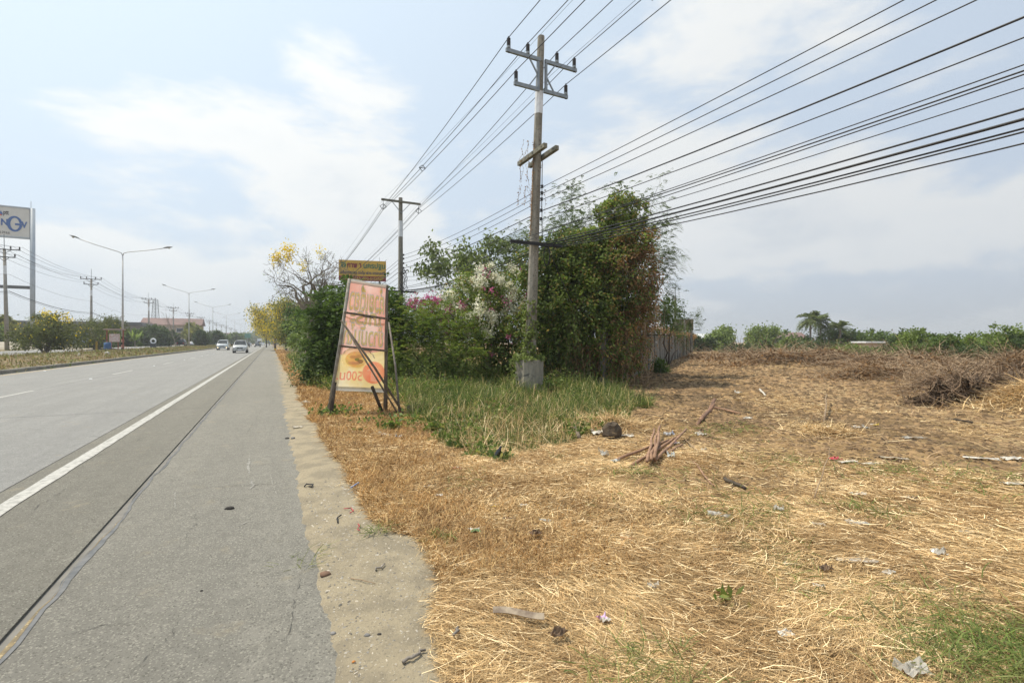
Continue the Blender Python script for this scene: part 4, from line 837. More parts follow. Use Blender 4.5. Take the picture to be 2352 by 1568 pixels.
P3 = Vector((-23.8, 62, 0)); tpole('power_pole', 'distant concrete pole behind the bare tree', P3, 9.25, (5.2, 5.5, 5.75, 6.0, 6.2))
# overhead lines
def span(a, c_, sag, k): return [Vector(a).lerp(Vector(c_), i/k)-UP*(4*sag*(i/k)*(1-i/k)) for i in range(k+1)]
CAB = M('cable', (.02, .021, .024), (.03, .03, .034), 3, .55)
def line(label, pts, sags, r, group, name='overhead_cable', near=True):
    path = []
    for i, (a, c_) in enumerate(zip(pts[:-1], pts[1:])): path += span(a, c_, sags[i], 18 if i == 0 else 12)[(1 if i else 0):]
    b = MB(); q = [Vector(pts[0])] if 0 else None
    b.tube(path, r, 6); o = b.build(name, CAB, None, True); tag(o, label, 'cable', group); return o
def back(p, dz=0., du=0.): return Vector(p)-DV*34+UP*dz+NV*du
order = ['far left upper', 'inner left upper', 'inner right upper', 'far right upper', 'left lower', 'right lower']
p2c = {0: (-.95, 8.63), 1: (-.78, 8.75), 4: (-.95, 8.47), 2: (.78, 8.63), 3: (.95, 8.75), 5: (.95, 8.47)}
for i, (l_, z) in enumerate(HVP):
    a = PB+onp(z+.31)-DV*.13+NV*l_; l2, z2 = p2c[i]; c2 = P2+NV*l2-DV*.14+UP*z2; c3 = P3+NV*l2*.9-DV*.14+UP*z2
    line('thick black power line on the %s insulator of the main pole' % order[i], [back(a, .0), a, c2, c3], [.35, .12, .55], .0105, 'high voltage lines along the verge', 'power_line')
for sd in (-1, 1):
    a = PB+onp(10.0 if sd < 0 else 9.2)+NV*sd*.3-DV*.1; line('thin messenger wire running with the %s hand power lines' % ('left' if sd < 0 else 'right'), [back(a), a, P2+NV*sd*.95-DV*.14+UP*9.0, P3+NV*sd*.9+UP*9.0], [.3, .08, .4], .004, 'messenger wires', 'power_line')
LV = [(6.01, .30, 'topmost'), (5.82, .32, 'second'), (5.64, .38, 'third'), (5.32, .5, 'thick fourth'), (5.07, .46, 'fifth')]
z2s = (6.2, 6.0, 5.75, 5.5, 5.2)
for (z, sg_, nm), z2 in zip(LV, z2s):
    a = PB+onp(z)+NV*.24; line('%s low voltage cable on the right face of the pole' % nm, [back(a), a, P2+NV*.2+UP*z2, P3+NV*.2+UP*z2], [sg_, .18, .5], .014 if 'thick' in nm else .009, 'low voltage cables', 'power_line')
TEL = [(4.72, .3, .36, 5.0, .008, 'single thin telephone cable above the black cable arm'), (4.52, .3, .42, 4.8, .007, 'thin telephone cable just above the black arm'), (4.36, .28, .50, 4.3, .013, 'upper black communication cable of low bundle'), (4.34, .4, .56, 4.3, .018, 'thickest black communication cable in low bundle'),
       (4.32, .55, .60, 4.28, .012, 'middle communication cable of the low bundle'), (4.28, .68, .55, 4.25, .011, 'lower communication cable of the low bundle'), (4.27, .78, .66, 4.2, .01, 'lowest sagging communication cable'), (4.37, -.6, .45, 4.32, .009, 'communication cable passing left of the pole'), (4.37, -.3, .35, 4.32, .008, 'communication cable close to the pole face')]
for z, l_, sg_, z2, r_, lab in TEL:
    a = PB+onp(z)+NV*l_-DV*.17; line(lab, [back(a, 0), a, P2+NV*l_-DV*.2+UP*z2, P3+NV*l_+UP*z2], [sg_, .3, .7], r_, 'communication cables', 'communication_cable')
a = PB+onp(4.3)+NV*.35-DV*.17
line('slack cable drooping from the pole into the vine mound', [a, P(1318, 700, 15.6)], [.1], .012, 'communication cables', 'communication_cable')
for k, (i0, t_, nm) in enumerate(((0, .55, 'left'), (3, .55, 'right'))):   # spacers clipped on the lines between the poles
    pass
for sd, vx, vy, lab in ((-1, 978, 368, 'small black spacer on left power lines between the poles'), (1, 1365, 103, 'small spacer on the right power lines above the main pole')):
    l2 = -.9 if sd < 0 else .95; t_ = .56
    c_ = (PB+onp(9.3)+NV*(-.8)).lerp(P2+NV*-.9+UP*8.6, t_)-UP*.1 if sd < 0 else PB+onp(9.68)+NV*1.08-DV*3.4
    b = MB()
    for q0, q1 in ((NV*-.14, UP*.12), (UP*.12, NV*.14), (NV*.14, UP*-.14), (UP*-.14, NV*-.14), (NV*-.14, NV*.14)): bar(b, c_+q0, c_+q1, .022)
    tag(b.build('cable_spacer', darksteel), lab, 'spacer', 'line spacers')
# creeper on the pole
g = np.random.default_rng(15); pts = []; tb = []
for k in range(12):
    a = g.uniform(2.2, 5.6); z0 = g.uniform(.5, 1.0); path = []
    for i in range(9):
        z = z0+i*.2*g.uniform(.6, 1.2); r_ = pw(z)/2+.025; path.append(PB+onp(z)+Vector((r_*math.cos(a+.5*math.sin(i)), r_*math.sin(a+.5*math.sin(i)), 0)))
    tb.append((path, .005, 3))
    for q in path: pts += [(q.x+g.normal(0, .04), q.y+g.normal(0, .04)-.03, q.z+g.normal(0, .05)) for _ in range(9)]
for k in range(420): a = g.uniform(0, 6.28); pts.append((PB.x+.36*math.cos(a)+g.normal(0, .05), PB.y+.36*math.sin(a)+g.normal(0, .05), 1.0+abs(g.normal(0, .06))))
for k in range(120): pts.append((PB.x-.42+g.normal(0, .08), PB.y-.2+g.normal(0, .15), g.uniform(.2, 1.05)))
tree('pole_creeper', 'light green creeper climbing the lower pole above its base', 'vine', PB, g, tb, [loose(g, np.array(pts), .085, .065, .5)], L_pale, drytwig)
tb = []; pts = []
for z0, k, sgn in ((7.2, 3, -1), (6.6, 5, -1), (6.6, 2, 1), (5.9, 6, -1), (5.9, 2, 1)):
    for i in range(k):
        q = PB+onp(z0)+NV*sgn*g.uniform(.12, .55)+Vector((0, -.1, 0)); path = [q]
        for j in range(5): q = q+Vector((g.normal(0, .03), g.normal(0, .02), -g.uniform(.06, .16))); path.append(q)
        tb.append((path, .004, 3)); pts += [(v.x, v.y, v.z) for v in path for _ in range(2)]
for i in range(60):
    z = 4.6+i*.045; pts += [tuple(PB+onp(z)-NV*(pw(z)/2+.01)+Vector((g.normal(0, .015), -.03+g.normal(0, .02), 0))) for _ in range(4)]
for z0 in (4.6, 5.4, 6.2): tb.append(([PB+onp(z0+i*.2)-NV*(pw(z0)/2+.012)-DV*.03 for i in range(6)], .008, 4))
tree('dead_creeper', 'wispy dead creeper hanging from the upper pole and wires', 'vine', PB+UP*4.5, g, tb, [loose(g, np.array(pts), .045, .03, .6)], L_brown, drytwig)

# ---------------------------------------------------------------- propped banner sign, seen from its back
def text_mesh(body, size, ext=0., off=0., align='CENTER'):
    cu = bpy.data.curves.new('t', 'FONT'); cu.body = body; cu.size = size; cu.align_x = align; cu.extrude = ext; cu.offset = off; cu.resolution_u = 3
    o = bpy.data.objects.new('t', cu); C.objects.link(o); dg = bpy.context.evaluated_depsgraph_get(); me = bpy.data.meshes.new_from_object(o.evaluated_get(dg))
    bpy.data.objects.remove(o); return me
def flatM(name, c, rough=.6, c2=None, sc_=5): return M(name, c, c2 or tuple(q*.88 for q in c), sc_, rough)
A0 = GG(757, 955); A1 = GG(885, 946); A0.z = A1.z = 0
T0 = P(803, 640, A0.y+.05); T1 = P(888.5, 655, A1.y+.02)
sign = thing('banner_sign', 'faded red and yellow food banner on leaning wooden posts, seen from behind', 'sign', A0)
Lp = lambda p: Vector(p)-A0
b = MB(); b.tube([Lp(A0-UP*.2), Lp(A0.lerp(T0, .25))], [.045, .04], 7); b.build('post_stub', darkbark, sign, True)
b = MB(); b.tube([Lp(A0.lerp(T0, .06))-Vector((.03, 0, 0)), Lp(A0.lerp(T0, .55)), Lp(T0)], [.036, .034, .032], 7); b.build('post', M('pale_post', (.34, .32, .28), (.2, .18, .15), 9, .9), sign, True)
b = MB(); b.tube([Lp(A1-UP*.2), Lp(A1.lerp(T1, .3)), Lp(T1)], [.05, .038, .03], 7); b.build('post', oldwood, sign, True)
# banner frame: origin, along, up (skewed as it leans)
F0, F1 = Lp(A0.lerp(T0, .195)), Lp(A1.lerp(T1, .165)); FT0, FT1 = Lp(T0), Lp(T1)
def BQ(a, c_): return F0.lerp(F1, a).lerp(FT0.lerp(FT1, a), c_)
bn = ((F1-F0).cross(FT0-F0)).normalized()           # faces the camera
if bn.y > 0: bn = -bn
red = LEAF('banner_red', (.84, .46, .38), (.86, .62, .56), 1.6, .55, 0., rough=.6); yel = LEAF('banner_yellow', (.9, .73, .38), (.9, .82, .6), 1.6, .55, 0., rough=.6)
hem = LEAF('banner_hem', (.6, .58, .52), (.5, .48, .43), 3, .4, 0.)
def ripple(a, c_): return bn*(.012*math.sin(a*9+c_*5)+.01*math.sin(c_*17+a*3))
def patch(name, mt, cfun0, cfun1, lift=0., na=14, nc=8, par=None, a0=0., a1=1.):
    b = MB(); vs_ = []
    for i in range(na+1):
        a = a0+(a1-a0)*i/na
        for j in range(nc+1):
            c_ = cfun0(a)+(cfun1(a)-cfun0(a))*j/nc; vs_.append(BQ(a, c_)+ripple(a, c_)+bn*lift)
    k = nc+1; n_ = len(vs_); vs_ += [v-bn*(.003+2*lift) for v in vs_]
    fs = [(i*k+j, (i+1)*k+j, (i+1)*k+j+1, i*k+j+1) for i in range(na) for j in range(nc)]; vs_ = vs_[:n_]
    b.add(vs_, fs); return b.build(name, mt, par or sign)
mid = lambda a: .34+.05*a*a-.02*(1-a)
patch('banner_red_field', red, mid, lambda a: .985); patch('banner_yellow_field', yel, lambda a: .02, mid)
patch('banner_hem', hem, lambda a: .965, lambda a: 1.0+.004*math.sin(a*8), .006, 14, 1); patch('banner_hem', hem, lambda a: -.004, lambda a: .035, .006, 14, 1)
patch('banner_hem', hem, lambda a: .0, lambda a: 1., .004, 1, 12, a0=.965, a1=1.); patch('printed_swoosh', LEAF('swoosh', (.72, .56, .42), (.7, .5, .38), 2, .5, 0.), lambda a: .655-.03*a-.025*math.sin(a*3), lambda a: .668-.02*a-.025*math.sin(a*3), .004, 16, 1)
def banner_print(name, me, mt, lift, ca, cc, wa, hc, fit=True, par=None):
    """map a flat mesh (mirrored: seen through the sheet) onto the banner; printed right through it"""
    co = np.array([v.co[:] for v in me.vertices]); mn, mx = co.min(0), co.max(0); wd = mx-mn; zt = co[:, 2] > (mn[2]+mx[2])/2 if wd[2] > 1e-6 else np.ones(len(co), bool)
    for i, v in enumerate(me.vertices):
        a = ca-(( co[i, 0]-mn[0])/wd[0]-.5)*wa; c_ = cc+((co[i, 1]-mn[1])/wd[1]-.5)*hc
        v.co = BQ(a, c_)+ripple(a, c_)+bn*(lift if zt[i] else -.003-lift)
    me.update(); return link(name, me, mt, par or sign)
pw_, pb_, py_ = LEAF('print_white', (.95, .92, .82), (.92, .88, .78), 4, .66, 0.), LEAF('print_blue', (.64, .72, .66), (.6, .68, .64), 4, .55, 0.), LEAF('print_yellow', (.95, .82, .4), (.94, .8, .46), 4, .62, 0.)
for body, ca, cc, wa, hc in (('ก๋วยเตี๋ยว', .50, .845, .84, .23), ('โก่เระ', .52, .69, .72, .16), ('ข้าวมันไก่', .49, .515, .86, .19)):
    o1 = banner_print('printed_outline', text_mesh(body, 1, 0, .042), pb_, .006, ca, cc, wa+.05, hc+.024)
    o3 = banner_print('printed_letters', text_mesh(body, 1, 0, .002), py_, .012, ca, cc, wa, hc)
prd = LEAF('print_red', (.92, .42, .34), (.92, .52, .44), 4, .62, 0.)
banner_print('printed_letters', text_mesh('500ม.', 1, 0, .012), prd, .006, .27, .135, .5, .085)
def disc_mesh(r, n_=28, ext=.01):
    b = MB(); b.add([(r*math.cos(6.2832*i/n_), r*math.sin(6.2832*i/n_), 0) for i in range(n_)], [tuple(range(n_))]); me = bpy.data.meshes.new('disc'); me.from_pydata(b.v, [], b.f); return me
banner_print('printed_disc', disc_mesh(1), prd, .014, .745, .175, .46, .206)
b = MB(); b.add([(-.24, -1, 0), (.24, -1, 0), (.24, .15, 0), (.62, .15, 0), (0, 1, 0), (-.62, .15, 0), (-.24, .15, 0)], [(0, 1, 2, 6), (6, 2, 3, 4, 5)]); me = bpy.data.meshes.new('arrow'); me.from_pydata(b.v, [], b.f)
banner_print('printed_arrow', me, pw_, .03, .74, .175, .3, .165)
banner_print('printed_plate', disc_mesh(1), LEAF('print_plate', (.95, .86, .62), (.94, .88, .7), 3, .62, 0.), .014, .37, .30, .62, .2)
banner_print('printed_food', disc_mesh(1, 18), LEAF('print_food', (.9, .66, .42), (.78, .7, .42), 14, .62, 0., c3=(.92, .7, .48)), .024, .36, .285, .44, .145)
for k, (ca, cc, wa, hc, mt) in enumerate(((.3, .305, .16, .03, (.8, .58, .4)), (.42, .315, .14, .035, (.78, .6, .38)), (.33, .25, .26, .032, (.82, .62, .45)), (.38, .285, .1, .03, (.42, .48, .26)), (.45, .27, .12, .04, (.5, .38, .28)))):
    banner_print('printed_food_piece', disc_mesh(1, 12), LEAF('print_food_%d' % k, mt, mt, 4, .6, 0.), .034, ca, cc, wa, hc)
# short illegible curved caption above the plate: small dark marks
b = MB()
for i in range(22):
    if 10 < i < 13: continue
    th = 2.75-i*.115; a = .37-.36*math.cos(th)*-1 if 0 else .40+.36*math.cos(th); c_ = .275+.115*math.sin(th); q = BQ(a, c_)+ripple(a, c_)+bn*.012
    e1 = (F1-F0).normalized(); e2 = UP; hh_ = .012+.006*((i*7) % 3)
    b.add([q-e1*.009-e2*hh_, q+e1*.004-e2*hh_, q+e1*.007+e2*hh_, q-e1*.006+e2*hh_], [(0, 1, 2, 3)])
b.build('printed_caption', flatM('print_dark', (.3, .24, .18)), sign)
for cc in (.695, .395):
    b = MB(); bar(b, BQ(-.02, cc)+bn*.035, BQ(1.03, cc-.01)+bn*.035, .03, .04); b.build('batten', oldwood, sign); b = MB(); bar(b, BQ(.42, cc-.008)+bn*.06, BQ(.66, cc-.012)+bn*.06, .03, .05); b.build('batten_splice', oldwood, sign)
b = MB(); q0 = P(783, 735, A0.y-.25); q1 = GG(932, 952); b.tube([Lp(q0), Lp(q0.lerp(q1, .5))+Vector((.01, 0, .02)), Lp(q1)-UP*.05], [.02, .024, .026], 6); b.build('prop', oldwood, sign, True)
b = MB(); q0 = P(800, 762, A0.y-.3); q1 = GG(922, 957); b.tube([Lp(q0), Lp(q1)-UP*.05], [.016, .02], 6); b.build('prop', oldwood, sign, True)
b = MB(); q0 = P(855, 888, A1.y-.55); b.tube([Lp(q0), Lp(A1)-UP*.05-Vector((0, .1, 0))], [.034, .036], 7); b.build('prop', darkbark, sign, True)
b = MB(); q0 = P(893, 740, A1.y+.35); b.tube([Lp(q0), Lp(q0.lerp(GG(918, 950), .5))+Vector((.03, 0, 0)), Lp(GG(918, 950))-UP*.05], [.018, .022, .024], 6); tag(b.build('prop', greybark, sign, True))
b = MB(); q0 = GG(936, 948); b.tube([q0-UP*.05, q0+Vector((.03, 0, .16))], [.03, .028], 7); tag(b.build('stump', oldwood), 'short cut stump beside the banner prop foot', 'stump')

# ---------------------------------------------------------------- yellow roadside billboard
D = 58.; c0 = P(833, 622, D); ww, hh = 104*K*D, 47*K*D
bb = thing('billboard', 'yellow and maroon billboard with green lettering behind the bare tree', 'billboard', (c0.x, c0.y, 0), R(13)); zc = c0.z
b = MB(); b.box((0, 0, zc+hh*.12), (ww, .16, hh*.76)); b.build('panel', flatM('billboard_yellow', (.6, .38, .06), .6, (.52, .33, .06), 1), bb)
b = MB(); b.box((0, 0, zc-hh*.38), (ww, .165, hh*.23)); b.build('phone_strip', flatM('billboard_maroon', (.22, .03, .035)), bb)
def put_text(parent, body, mt, size, x, z, y=-.1, name='lettering', align='CENTER', wfit=None, ext=.012, off=0.):
    me = text_mesh(body, size, ext, off, align); co = np.array([v.co[:] for v in me.vertices])
    if wfit: f = wfit/max(1e-6, co[:, 0].max()-co[:, 0].min()); co[:, 0] = (co[:, 0]-(co[:, 0].max()+co[:, 0].min())/2)*f
    for v, c_ in zip(me.vertices, co): v.co = (x+c_[0], y-c_[2], z+c_[1])
    me.update(); return link(name, me, mt, parent)
gn, mr, nv = flatM('letter_green', (.03, .16, .08)), flatM('letter_maroon', (.22, .03, .035)), flatM('letter_navy', (.04, .05, .12))
put_text(bb, 'นครปฐม', gn, hh*.34, ww*.25, zc+hh*.13, wfit=ww*.46, off=.02); put_text(bb, 'อ', gn, hh*.4, -ww*.40, zc+hh*.16, wfit=ww*.1, off=.03); put_text(bb, 'ภาพ า', mr, hh*.36, -ww*.18, zc+hh*.15, wfit=ww*.3, off=.03)
put_text(bb, 'เครื่องจักรกล รถดั้ม พ่วง เทรลเลอร์', nv, hh*.2, 0, zc-hh*.17, wfit=ww*.94, off=.006); put_text(bb, '7632563  092-5155987', flatM('letter_yellow', (.62, .42, .1)), hh*.2, ww*.06, zc-hh*.45, wfit=ww*.78, off=.006)
for sd in (-.36, .36):
    b = MB(); b.tube([(sd*ww, .12, -.1), (sd*ww, .12, zc+hh*.4)], .11, 8); b.build('post', darksteel, bb)
b = MB(); bar(b, (-ww*.5, -.5, zc-hh*.72), (ww*.5, -.5, zc-hh*.72), .06); bar(b, (-ww*.5, -.5, zc-hh*.6), (ww*.5, -.5, zc-hh*.6), .04)
for i in range(10): bar(b, (-ww*.5+ww*i/9, -.5, zc-hh*.72), (-ww*.5+ww*i/9, -.5, zc-hh*.58), .04); bar(b, (-ww*.5+ww*i/9, -.5, zc-hh*.72), (-ww*.5+ww*i/9, .1, zc-hh*.72), .04)
b.build('catwalk', darksteel, bb)
b = MB(); bar(b, (ww*.36, 0, zc+hh*.5), (ww*.36, 0, zc+hh*.7), .03); bar(b, (ww*.47, 0, zc+hh*.5), (ww*.52, 0, zc+hh*.6), .03); b.build('lightning_rod', darksteel, bb)

# ---------------------------------------------------------------- concrete panel wall running back from the mound
W0, W1 = G(1385, 890), G(1590, 812); wd_ = (W1-W0); wl = wd_.length; wd_.normalize(); wn_ = Vector((wd_.y, -wd_.x, 0))
wall = thing('panel_wall', 'old grey concrete panel wall running away beside the cleared land', 'wall', W0)
wm = M('wall_concrete', (.25, .235, .205), (.16, .15, .13), 1.4, .95, c3=(.09, .085, .075), s3=5, bump=.35, stretch=(1.5, 1.5, .4)); wrt = wd_.to_track_quat('X', 'Z').to_matrix()
npan = 20; pl = wl/npan; pm = None
for i in range(npan+1):
    b = MB(); b.box(wd_*(i*pl)+UP*1.1, (.16, .18, 2.4), wrt); b.build('post', wm, wall)
for i in range(npan):
    for j in range(4):
        b = MB(); b.box(wd_*((i+.5)*pl)+UP*(.24+j*.5)+wn_*(.012*((i*3+j*5) % 3-1)), (pl-.18, .07, .485), wrt); b.build('panel', wm, wall)
    b = MB(); b.box(wd_*((i+.5)*pl)+UP*2.14, (pl-.02, .2, .1), wrt); b.build('coping', wm, wall)
g = np.random.default_rng(44); N = 5200; t_ = g.random(N)**.8*wl; p_ = np.array(W0)+np.array(wd_)[None]*t_[:, None]+np.array(wn_)[None]*g.normal(.05, .22, N)[:, None]; p_[:, 2] = 2.15+np.abs(g.normal(0, .22, N))-.9*(g.random(N) < .3)*g.random(N)*(1+.6*np.sin(t_*.7))
sz = .045+.0022*np.hypot(p_[:, 0], p_[:, 1]); tops = np.stack([W0.x+wd_.x*g.uniform(0, wl, 70), 0*np.arange(70), 0*np.arange(70)], 1); tops[:, 1] = W0.y+(tops[:, 0]-W0.x)/wd_.x*wd_.y; tops[:, 2] = 2.25; tops[:, 0] += .14
tb, hl = hang(g, tops, 1.2, 14, .12, .05)
tree('wall_creeper', 'rusty brown dead creeper draped along the top of the panel wall', 'vine', W0, g, tb, [loose(g, p_, sz, sz*.5, .5), hl], L_brown, drytwig)
wb = G(1535, 838); bush('wall_shrub', 'dark leaning shrub growing in front of the panel wall', [ell(1545, 725, 30, 26, 34, 1.), ell(1520, 720, 24, 20, 36, .8), ell(1570, 765, 34, 16, 20, .8)], 1700, .15, .07, L_dark, 46, wb, 'shrub', None, .05, .3, 60, .22)
bush('wall_shrub', 'low dark green bush at the foot of the panel wall', [ell(1517, 850, 23, 16, 26, .5)], 1500, .1, .06, L_dark, 47, G(1518, 872), 'shrub', None, .02)
# small poles behind the wall
def smallpole(vx, vt, D, lab, tr):
    b0 = P(vx, 800, D); b0.z = 0; top = P(vx, vt, D).z; t_ = thing('utility_pole', lab, 'utility pole', b0); b = MB(); octpole(b, (0, 0, -.1), (0, 0, top-1.2), .26, .18); b.build('shaft', concpole, t_)
    b = MB(); b.tube([(0, 0, top-1.25), (0, 0, top)], .03, 6); b.build('rod', steel, t_)
    if tr:
        b = MB(); bar(b, (-1.8, 0, top-1.4), (.1, 0, top-1.4), .12); b.build('crossarm', crosswood, t_); b = MB(); bar(b, (-1.4, 0, top-1.4), (0, 0, top-2.3), .05); b.build('arm_brace', steel, t_)
        for q in (-1.7, -1.1, -.4): insulator(t_, Vector((q, 0, top-1.34)), .22, .05)
    return t_
smallpole(1551, 650, 40, 'slim utility pole with steel rod behind the panel wall', False); smallpole(1572, 710, 46, 'utility pole with small crossarm at the wall end', True)
b0 = P(1568, 800, 50); b0.z = 0; tk = thing('water_tower', 'vine hung square water tank on legs beyond the wall', 'water tower', b0); zt = P(1568, 733, 50).z
b = MB(); b.box((0, 0, zt-.55), (1.7, 1.4, 1.1)); b.build('tank', M('tank', (.22, .17, .11), (.13, .11, .08), 3, .9, bump=.6), tk)
for x, y in ((-.7, -.55), (.7, -.55), (.7, .55), (-.7, .55)):
    b = MB(); b.box((x, y, (zt-1.1)/2), (.2, .2, zt-1.1)); b.build('leg', wm, tk)
# ---------------------------------------------------------------- far side: street lamps, poles, lines
lampm = M('lamp_grey', (.5, .5, .48), (.42, .42, .41), 4, .5, metal=.2)
def lamp(s_, label, banded, h=12.):
    base = RS(s_, -15.9); base.z = float(zmed(s_, -15.9)); t_ = thing('street_lamp', label, 'street lamp', base, RZ, 'double armed street lamps on the median')
    z1 = h-base.z; b = MB(); b.tube([(0, 0, -.2), (0, 0, z1*.5), (0, 0, z1)], [.125, .1, .06], 10); b.build('column', lampm, t_, True)
    for sd, rise in ((-1, 1.15), (1, .75)):
        b = MB(); b.tube([(0, 0, z1-.1), (sd*.12, 0, z1+.2), (sd*.5, 0, z1+.36), (sd*2.6, 0, z1+.36+rise*.55), (sd*4.0, 0, z1+.36+rise)], [.055, .05, .045, .042, .04], 8); a = b.build('arm', lampm, t_, True)
        dv = Vector((sd*1.4, 0, rise*.45)).normalized(); q = Vector((sd*4.0, 0, z1+.36+rise)); rt = Vector((dv.x, 0, dv.z)).to_track_quat('X', 'Z').to_matrix()
        b = MB(); k = 7; vs_ = []
        for i in range(k):
            t = i/(k-1); ww_ = .24*math.sin(.35+2.5*t); hh_ = .15*math.sin(.4+2.5*t)
            for y_, z_ in ((-1, 0), (-.5, 1), (.5, 1), (1, 0)): vs_.append(q+rt @ Vector((t*1.0, y_*ww_, z_*hh_)))
        b.add(vs_, [(i*4+j, i*4+j+1, (i+1)*4+j+1, (i+1)*4+j) for i in range(k-1) for j in range(3)]+[(i*4+3, i*4, (i+1)*4, (i+1)*4+3) for i in range(k-1)]); b.build('lamp_head', M('lamp_head', (.2, .21, .21)), t_, True)
        b = MB(); b.lathe(q+rt @ Vector((.62, 0, -.02)), [(.02, -.13), (.1, -.1), (.14, -.03), (.14, .0)], 10, rt); b.build('lens', M('lamp_lens', (.7, .7, .66), (.6, .6, .56), 5, .2), t_, True)
    if banded:
        for i in range(5):
            b = MB(); b.tube([(0, 0, .0+i*.33), (0, 0, .33+i*.33)], [.145, .145], 12); b.build('black_band' if i % 2 == 0 else 'red_white_band', M('band_black', (.02, .02, .02)) if i % 2 == 0 else M('band_red', (.55, .12, .07), (.6, .5, .45), 9), t_)
    return t_
for i, (s_, lab) in enumerate(((73, 'nearest double armed street lamp with banded foot'), (126, 'second double armed street lamp along the median'), (175, 'third double armed street lamp along the median'), (226, 'fourth double armed street lamp along the median'), (277, 'fifth street lamp, small in the distance'), (328, 'sixth street lamp, tiny in the distance'), (379, 'seventh street lamp near the vanishing point'))): lamp(s_, lab, i == 0)
LPS = [(-2, 'out'), (77.7, 'thick leaning'), (107.7, ''), (152, ''), (187, ''), (222, ''), (256, ''), (290, ''), (324, ''), (358, ''), (392, ''), (440, ''), (500, '')]
lab12 = ['', 'nearest concrete power pole beside the NGV sign post', 'concrete power pole rising behind the right median bush', 'concrete power pole left of the white tyre', 'concrete power pole in front of the red roofed house', 'concrete power pole right of the red roofed house', 'sixth power pole of the far side row', 'seventh power pole of the far side row', 'eighth power pole of the far side row', 'ninth power pole of the far side row', 'tenth power pole of the far side row', 'eleventh power pole of the far side row', 'last tiny power pole of the far side row']
LU = -27.8; HT = 12.5
def lpole(s_, label, lean=0.):
    base = RS(s_, LU, .55); t_ = thing('power_pole', label, 'power pole', base, RZ, 'power poles along the far side'); z1 = HT-.55
    def o_(z): return Vector((lean*z, 0, z))
    b = MB(); b.tube([o_(-.2), o_(z1)], [.23, .14], 8); b.build('shaft', M('far_pole', (.33, .31, .28), (.26, .245, .22), 2, .9), t_, True)
    b = MB(); b.tube([o_(z1), o_(z1+1.7)], .035, 5); b.build('rod', steel, t_)
    b = MB(); b.tube([o_(z1-3.0), o_(z1-2.0)], [.165, .158], 8); b.build('white_band', whitepaint, t_)
    for z, l_ in ((z1-.1, 1.45), (z1-1.0, 1.0)):
        b = MB(); bar(b, o_(z)+Vector((-l_, -.15, 0)), o_(z)+Vector((l_, -.15, 0)), .11); a = b.build('crossarm', darksteel, t_)
        for x in ((-1.38, -.6, .6, 1.38) if l_ > 1.2 else (-.95, .95)): insulator(t_, o_(z)+Vector((x, -.15, .08)), .32, .08)
        for sd in (-1, 1): b = MB(); bar(b, o_(z-.5)+Vector((0, -.15, 0)), o_(z)+Vector((sd*l_*.5, -.15, 0)), .05); b.build('arm_brace', darksteel, t_)
    return t_
for (s_, q), lab in list(zip(LPS, lab12))[1:]: lpole(s_, lab, -.02 if q else 0)
rows = [(-1.38, HT+.25, 'outermost upper'), (-.6, HT+.25, 'inner upper'), (.6, HT+.25, 'upper road side'), (1.38, HT+.25, 'nearest upper'), (-.95, HT-.65, 'left lower'), (.95, HT-.65, 'right lower')]
def multi(label, pts, sag, r, group, name):
    path = []
    for i, (a, c_) in enumerate(zip(pts[:-1], pts[1:])): path += span(a, c_, sag*((c_-a).length/40)**1.3, 10)[(1 if i else 0):]
    b = MB(); b.tube(path, r, 4); tag(b.build(name, CAB, None, True), label, 'cable', group)
for l_, z, nm in rows: multi('%s power line of the far side pole row' % nm, [RS(s_, LU+l_, z) for s_, _ in LPS], 1.0, .016, 'far side power lines', 'power_line')
for k, (z, r_, lab) in enumerate(((6.6, .04, 'thick black communication cable sagging left of the far poles'), (6.4, .018, 'thin communication cable below the thick far one'), (8.6, .014, 'middle height wire between far poles'))): multi(lab, [RS(s_, LU+.2, z+(.9 if s_ == 77.7 else 0)) for s_, _ in LPS[:6]], .9, r_, 'far side communication cables', 'communication_cable')
# ---------------------------------------------------------------- fuel station pylon
D0 = 78.; X1 = P(75, 480, 80); pyl = thing('fuel_pylon', 'tall grey fuel station pylon with NGV panel at the left edge', 'sign', (X1.x, X1.y, .55), R(30)); zt, zb = P(0, 482, 80).z-.55, P(0, 547, 80).z-.55
pm_ = M('pylon_grey', (.42, .47, .52), (.36, .41, .46), 1, .5); pwid = 9.
for x in (-pwid, 0):
    b = MB(); b.tube([(x, 0, -.3), (x, 0, zt+.2)], .34, 12); b.build('post', pm_, pyl, True)
b = MB(); b.box((-pwid/2, 0, (zt+zb)/2), (pwid-.65, .4, zt-zb)); b.build('panel', M('pylon_panel', (.62, .61, .58), (.57, .56, .53), 1, .6), pyl)
for z in (zt+.12, zb-.12): b = MB(); b.box((-pwid/2, 0, z), (pwid-.6, .55, .22)); b.build('frame_rail', pm_, pyl)
b = MB(); b.box((-pwid/2, 0, zb-8.2), (pwid-.6, .3, .5)); b.build('cross_beam', darksteel, pyl)
b = MB(); bar(b, (-.2, 0, zt+.2), (-.2, 0, zt+1.4), .05); b.build('lightning_rod', steel, pyl)
blu, dkb = flatM('logo_blue', (.05, .13, .36), .4), flatM('logo_black', (.03, .03, .05))
hz = zt-zb
put_text(pyl, 'N', blu, hz*.3, -3.3, zb+hz*.37, y=-.22, wfit=.8, off=.05); put_text(pyl, 'V', blu, hz*.3, -.95, zb+hz*.33, y=-.22, wfit=.7, off=.05)
b = MB(); n_ = 30; ov = []                                     # the big ring of the G with a gap bar
for i in range(n_+1):
    a = .12+(6.283-.3)*i/n_; ov.append((a, (-2.1+.92*math.cos(a), zb+hz*.44+hz*.27*math.sin(a)), (-2.06+.55*math.cos(a), zb+hz*.44+hz*.21*math.sin(a))))
for y_, fl in ((-.24, 1), (-.212, 0)):
    pass
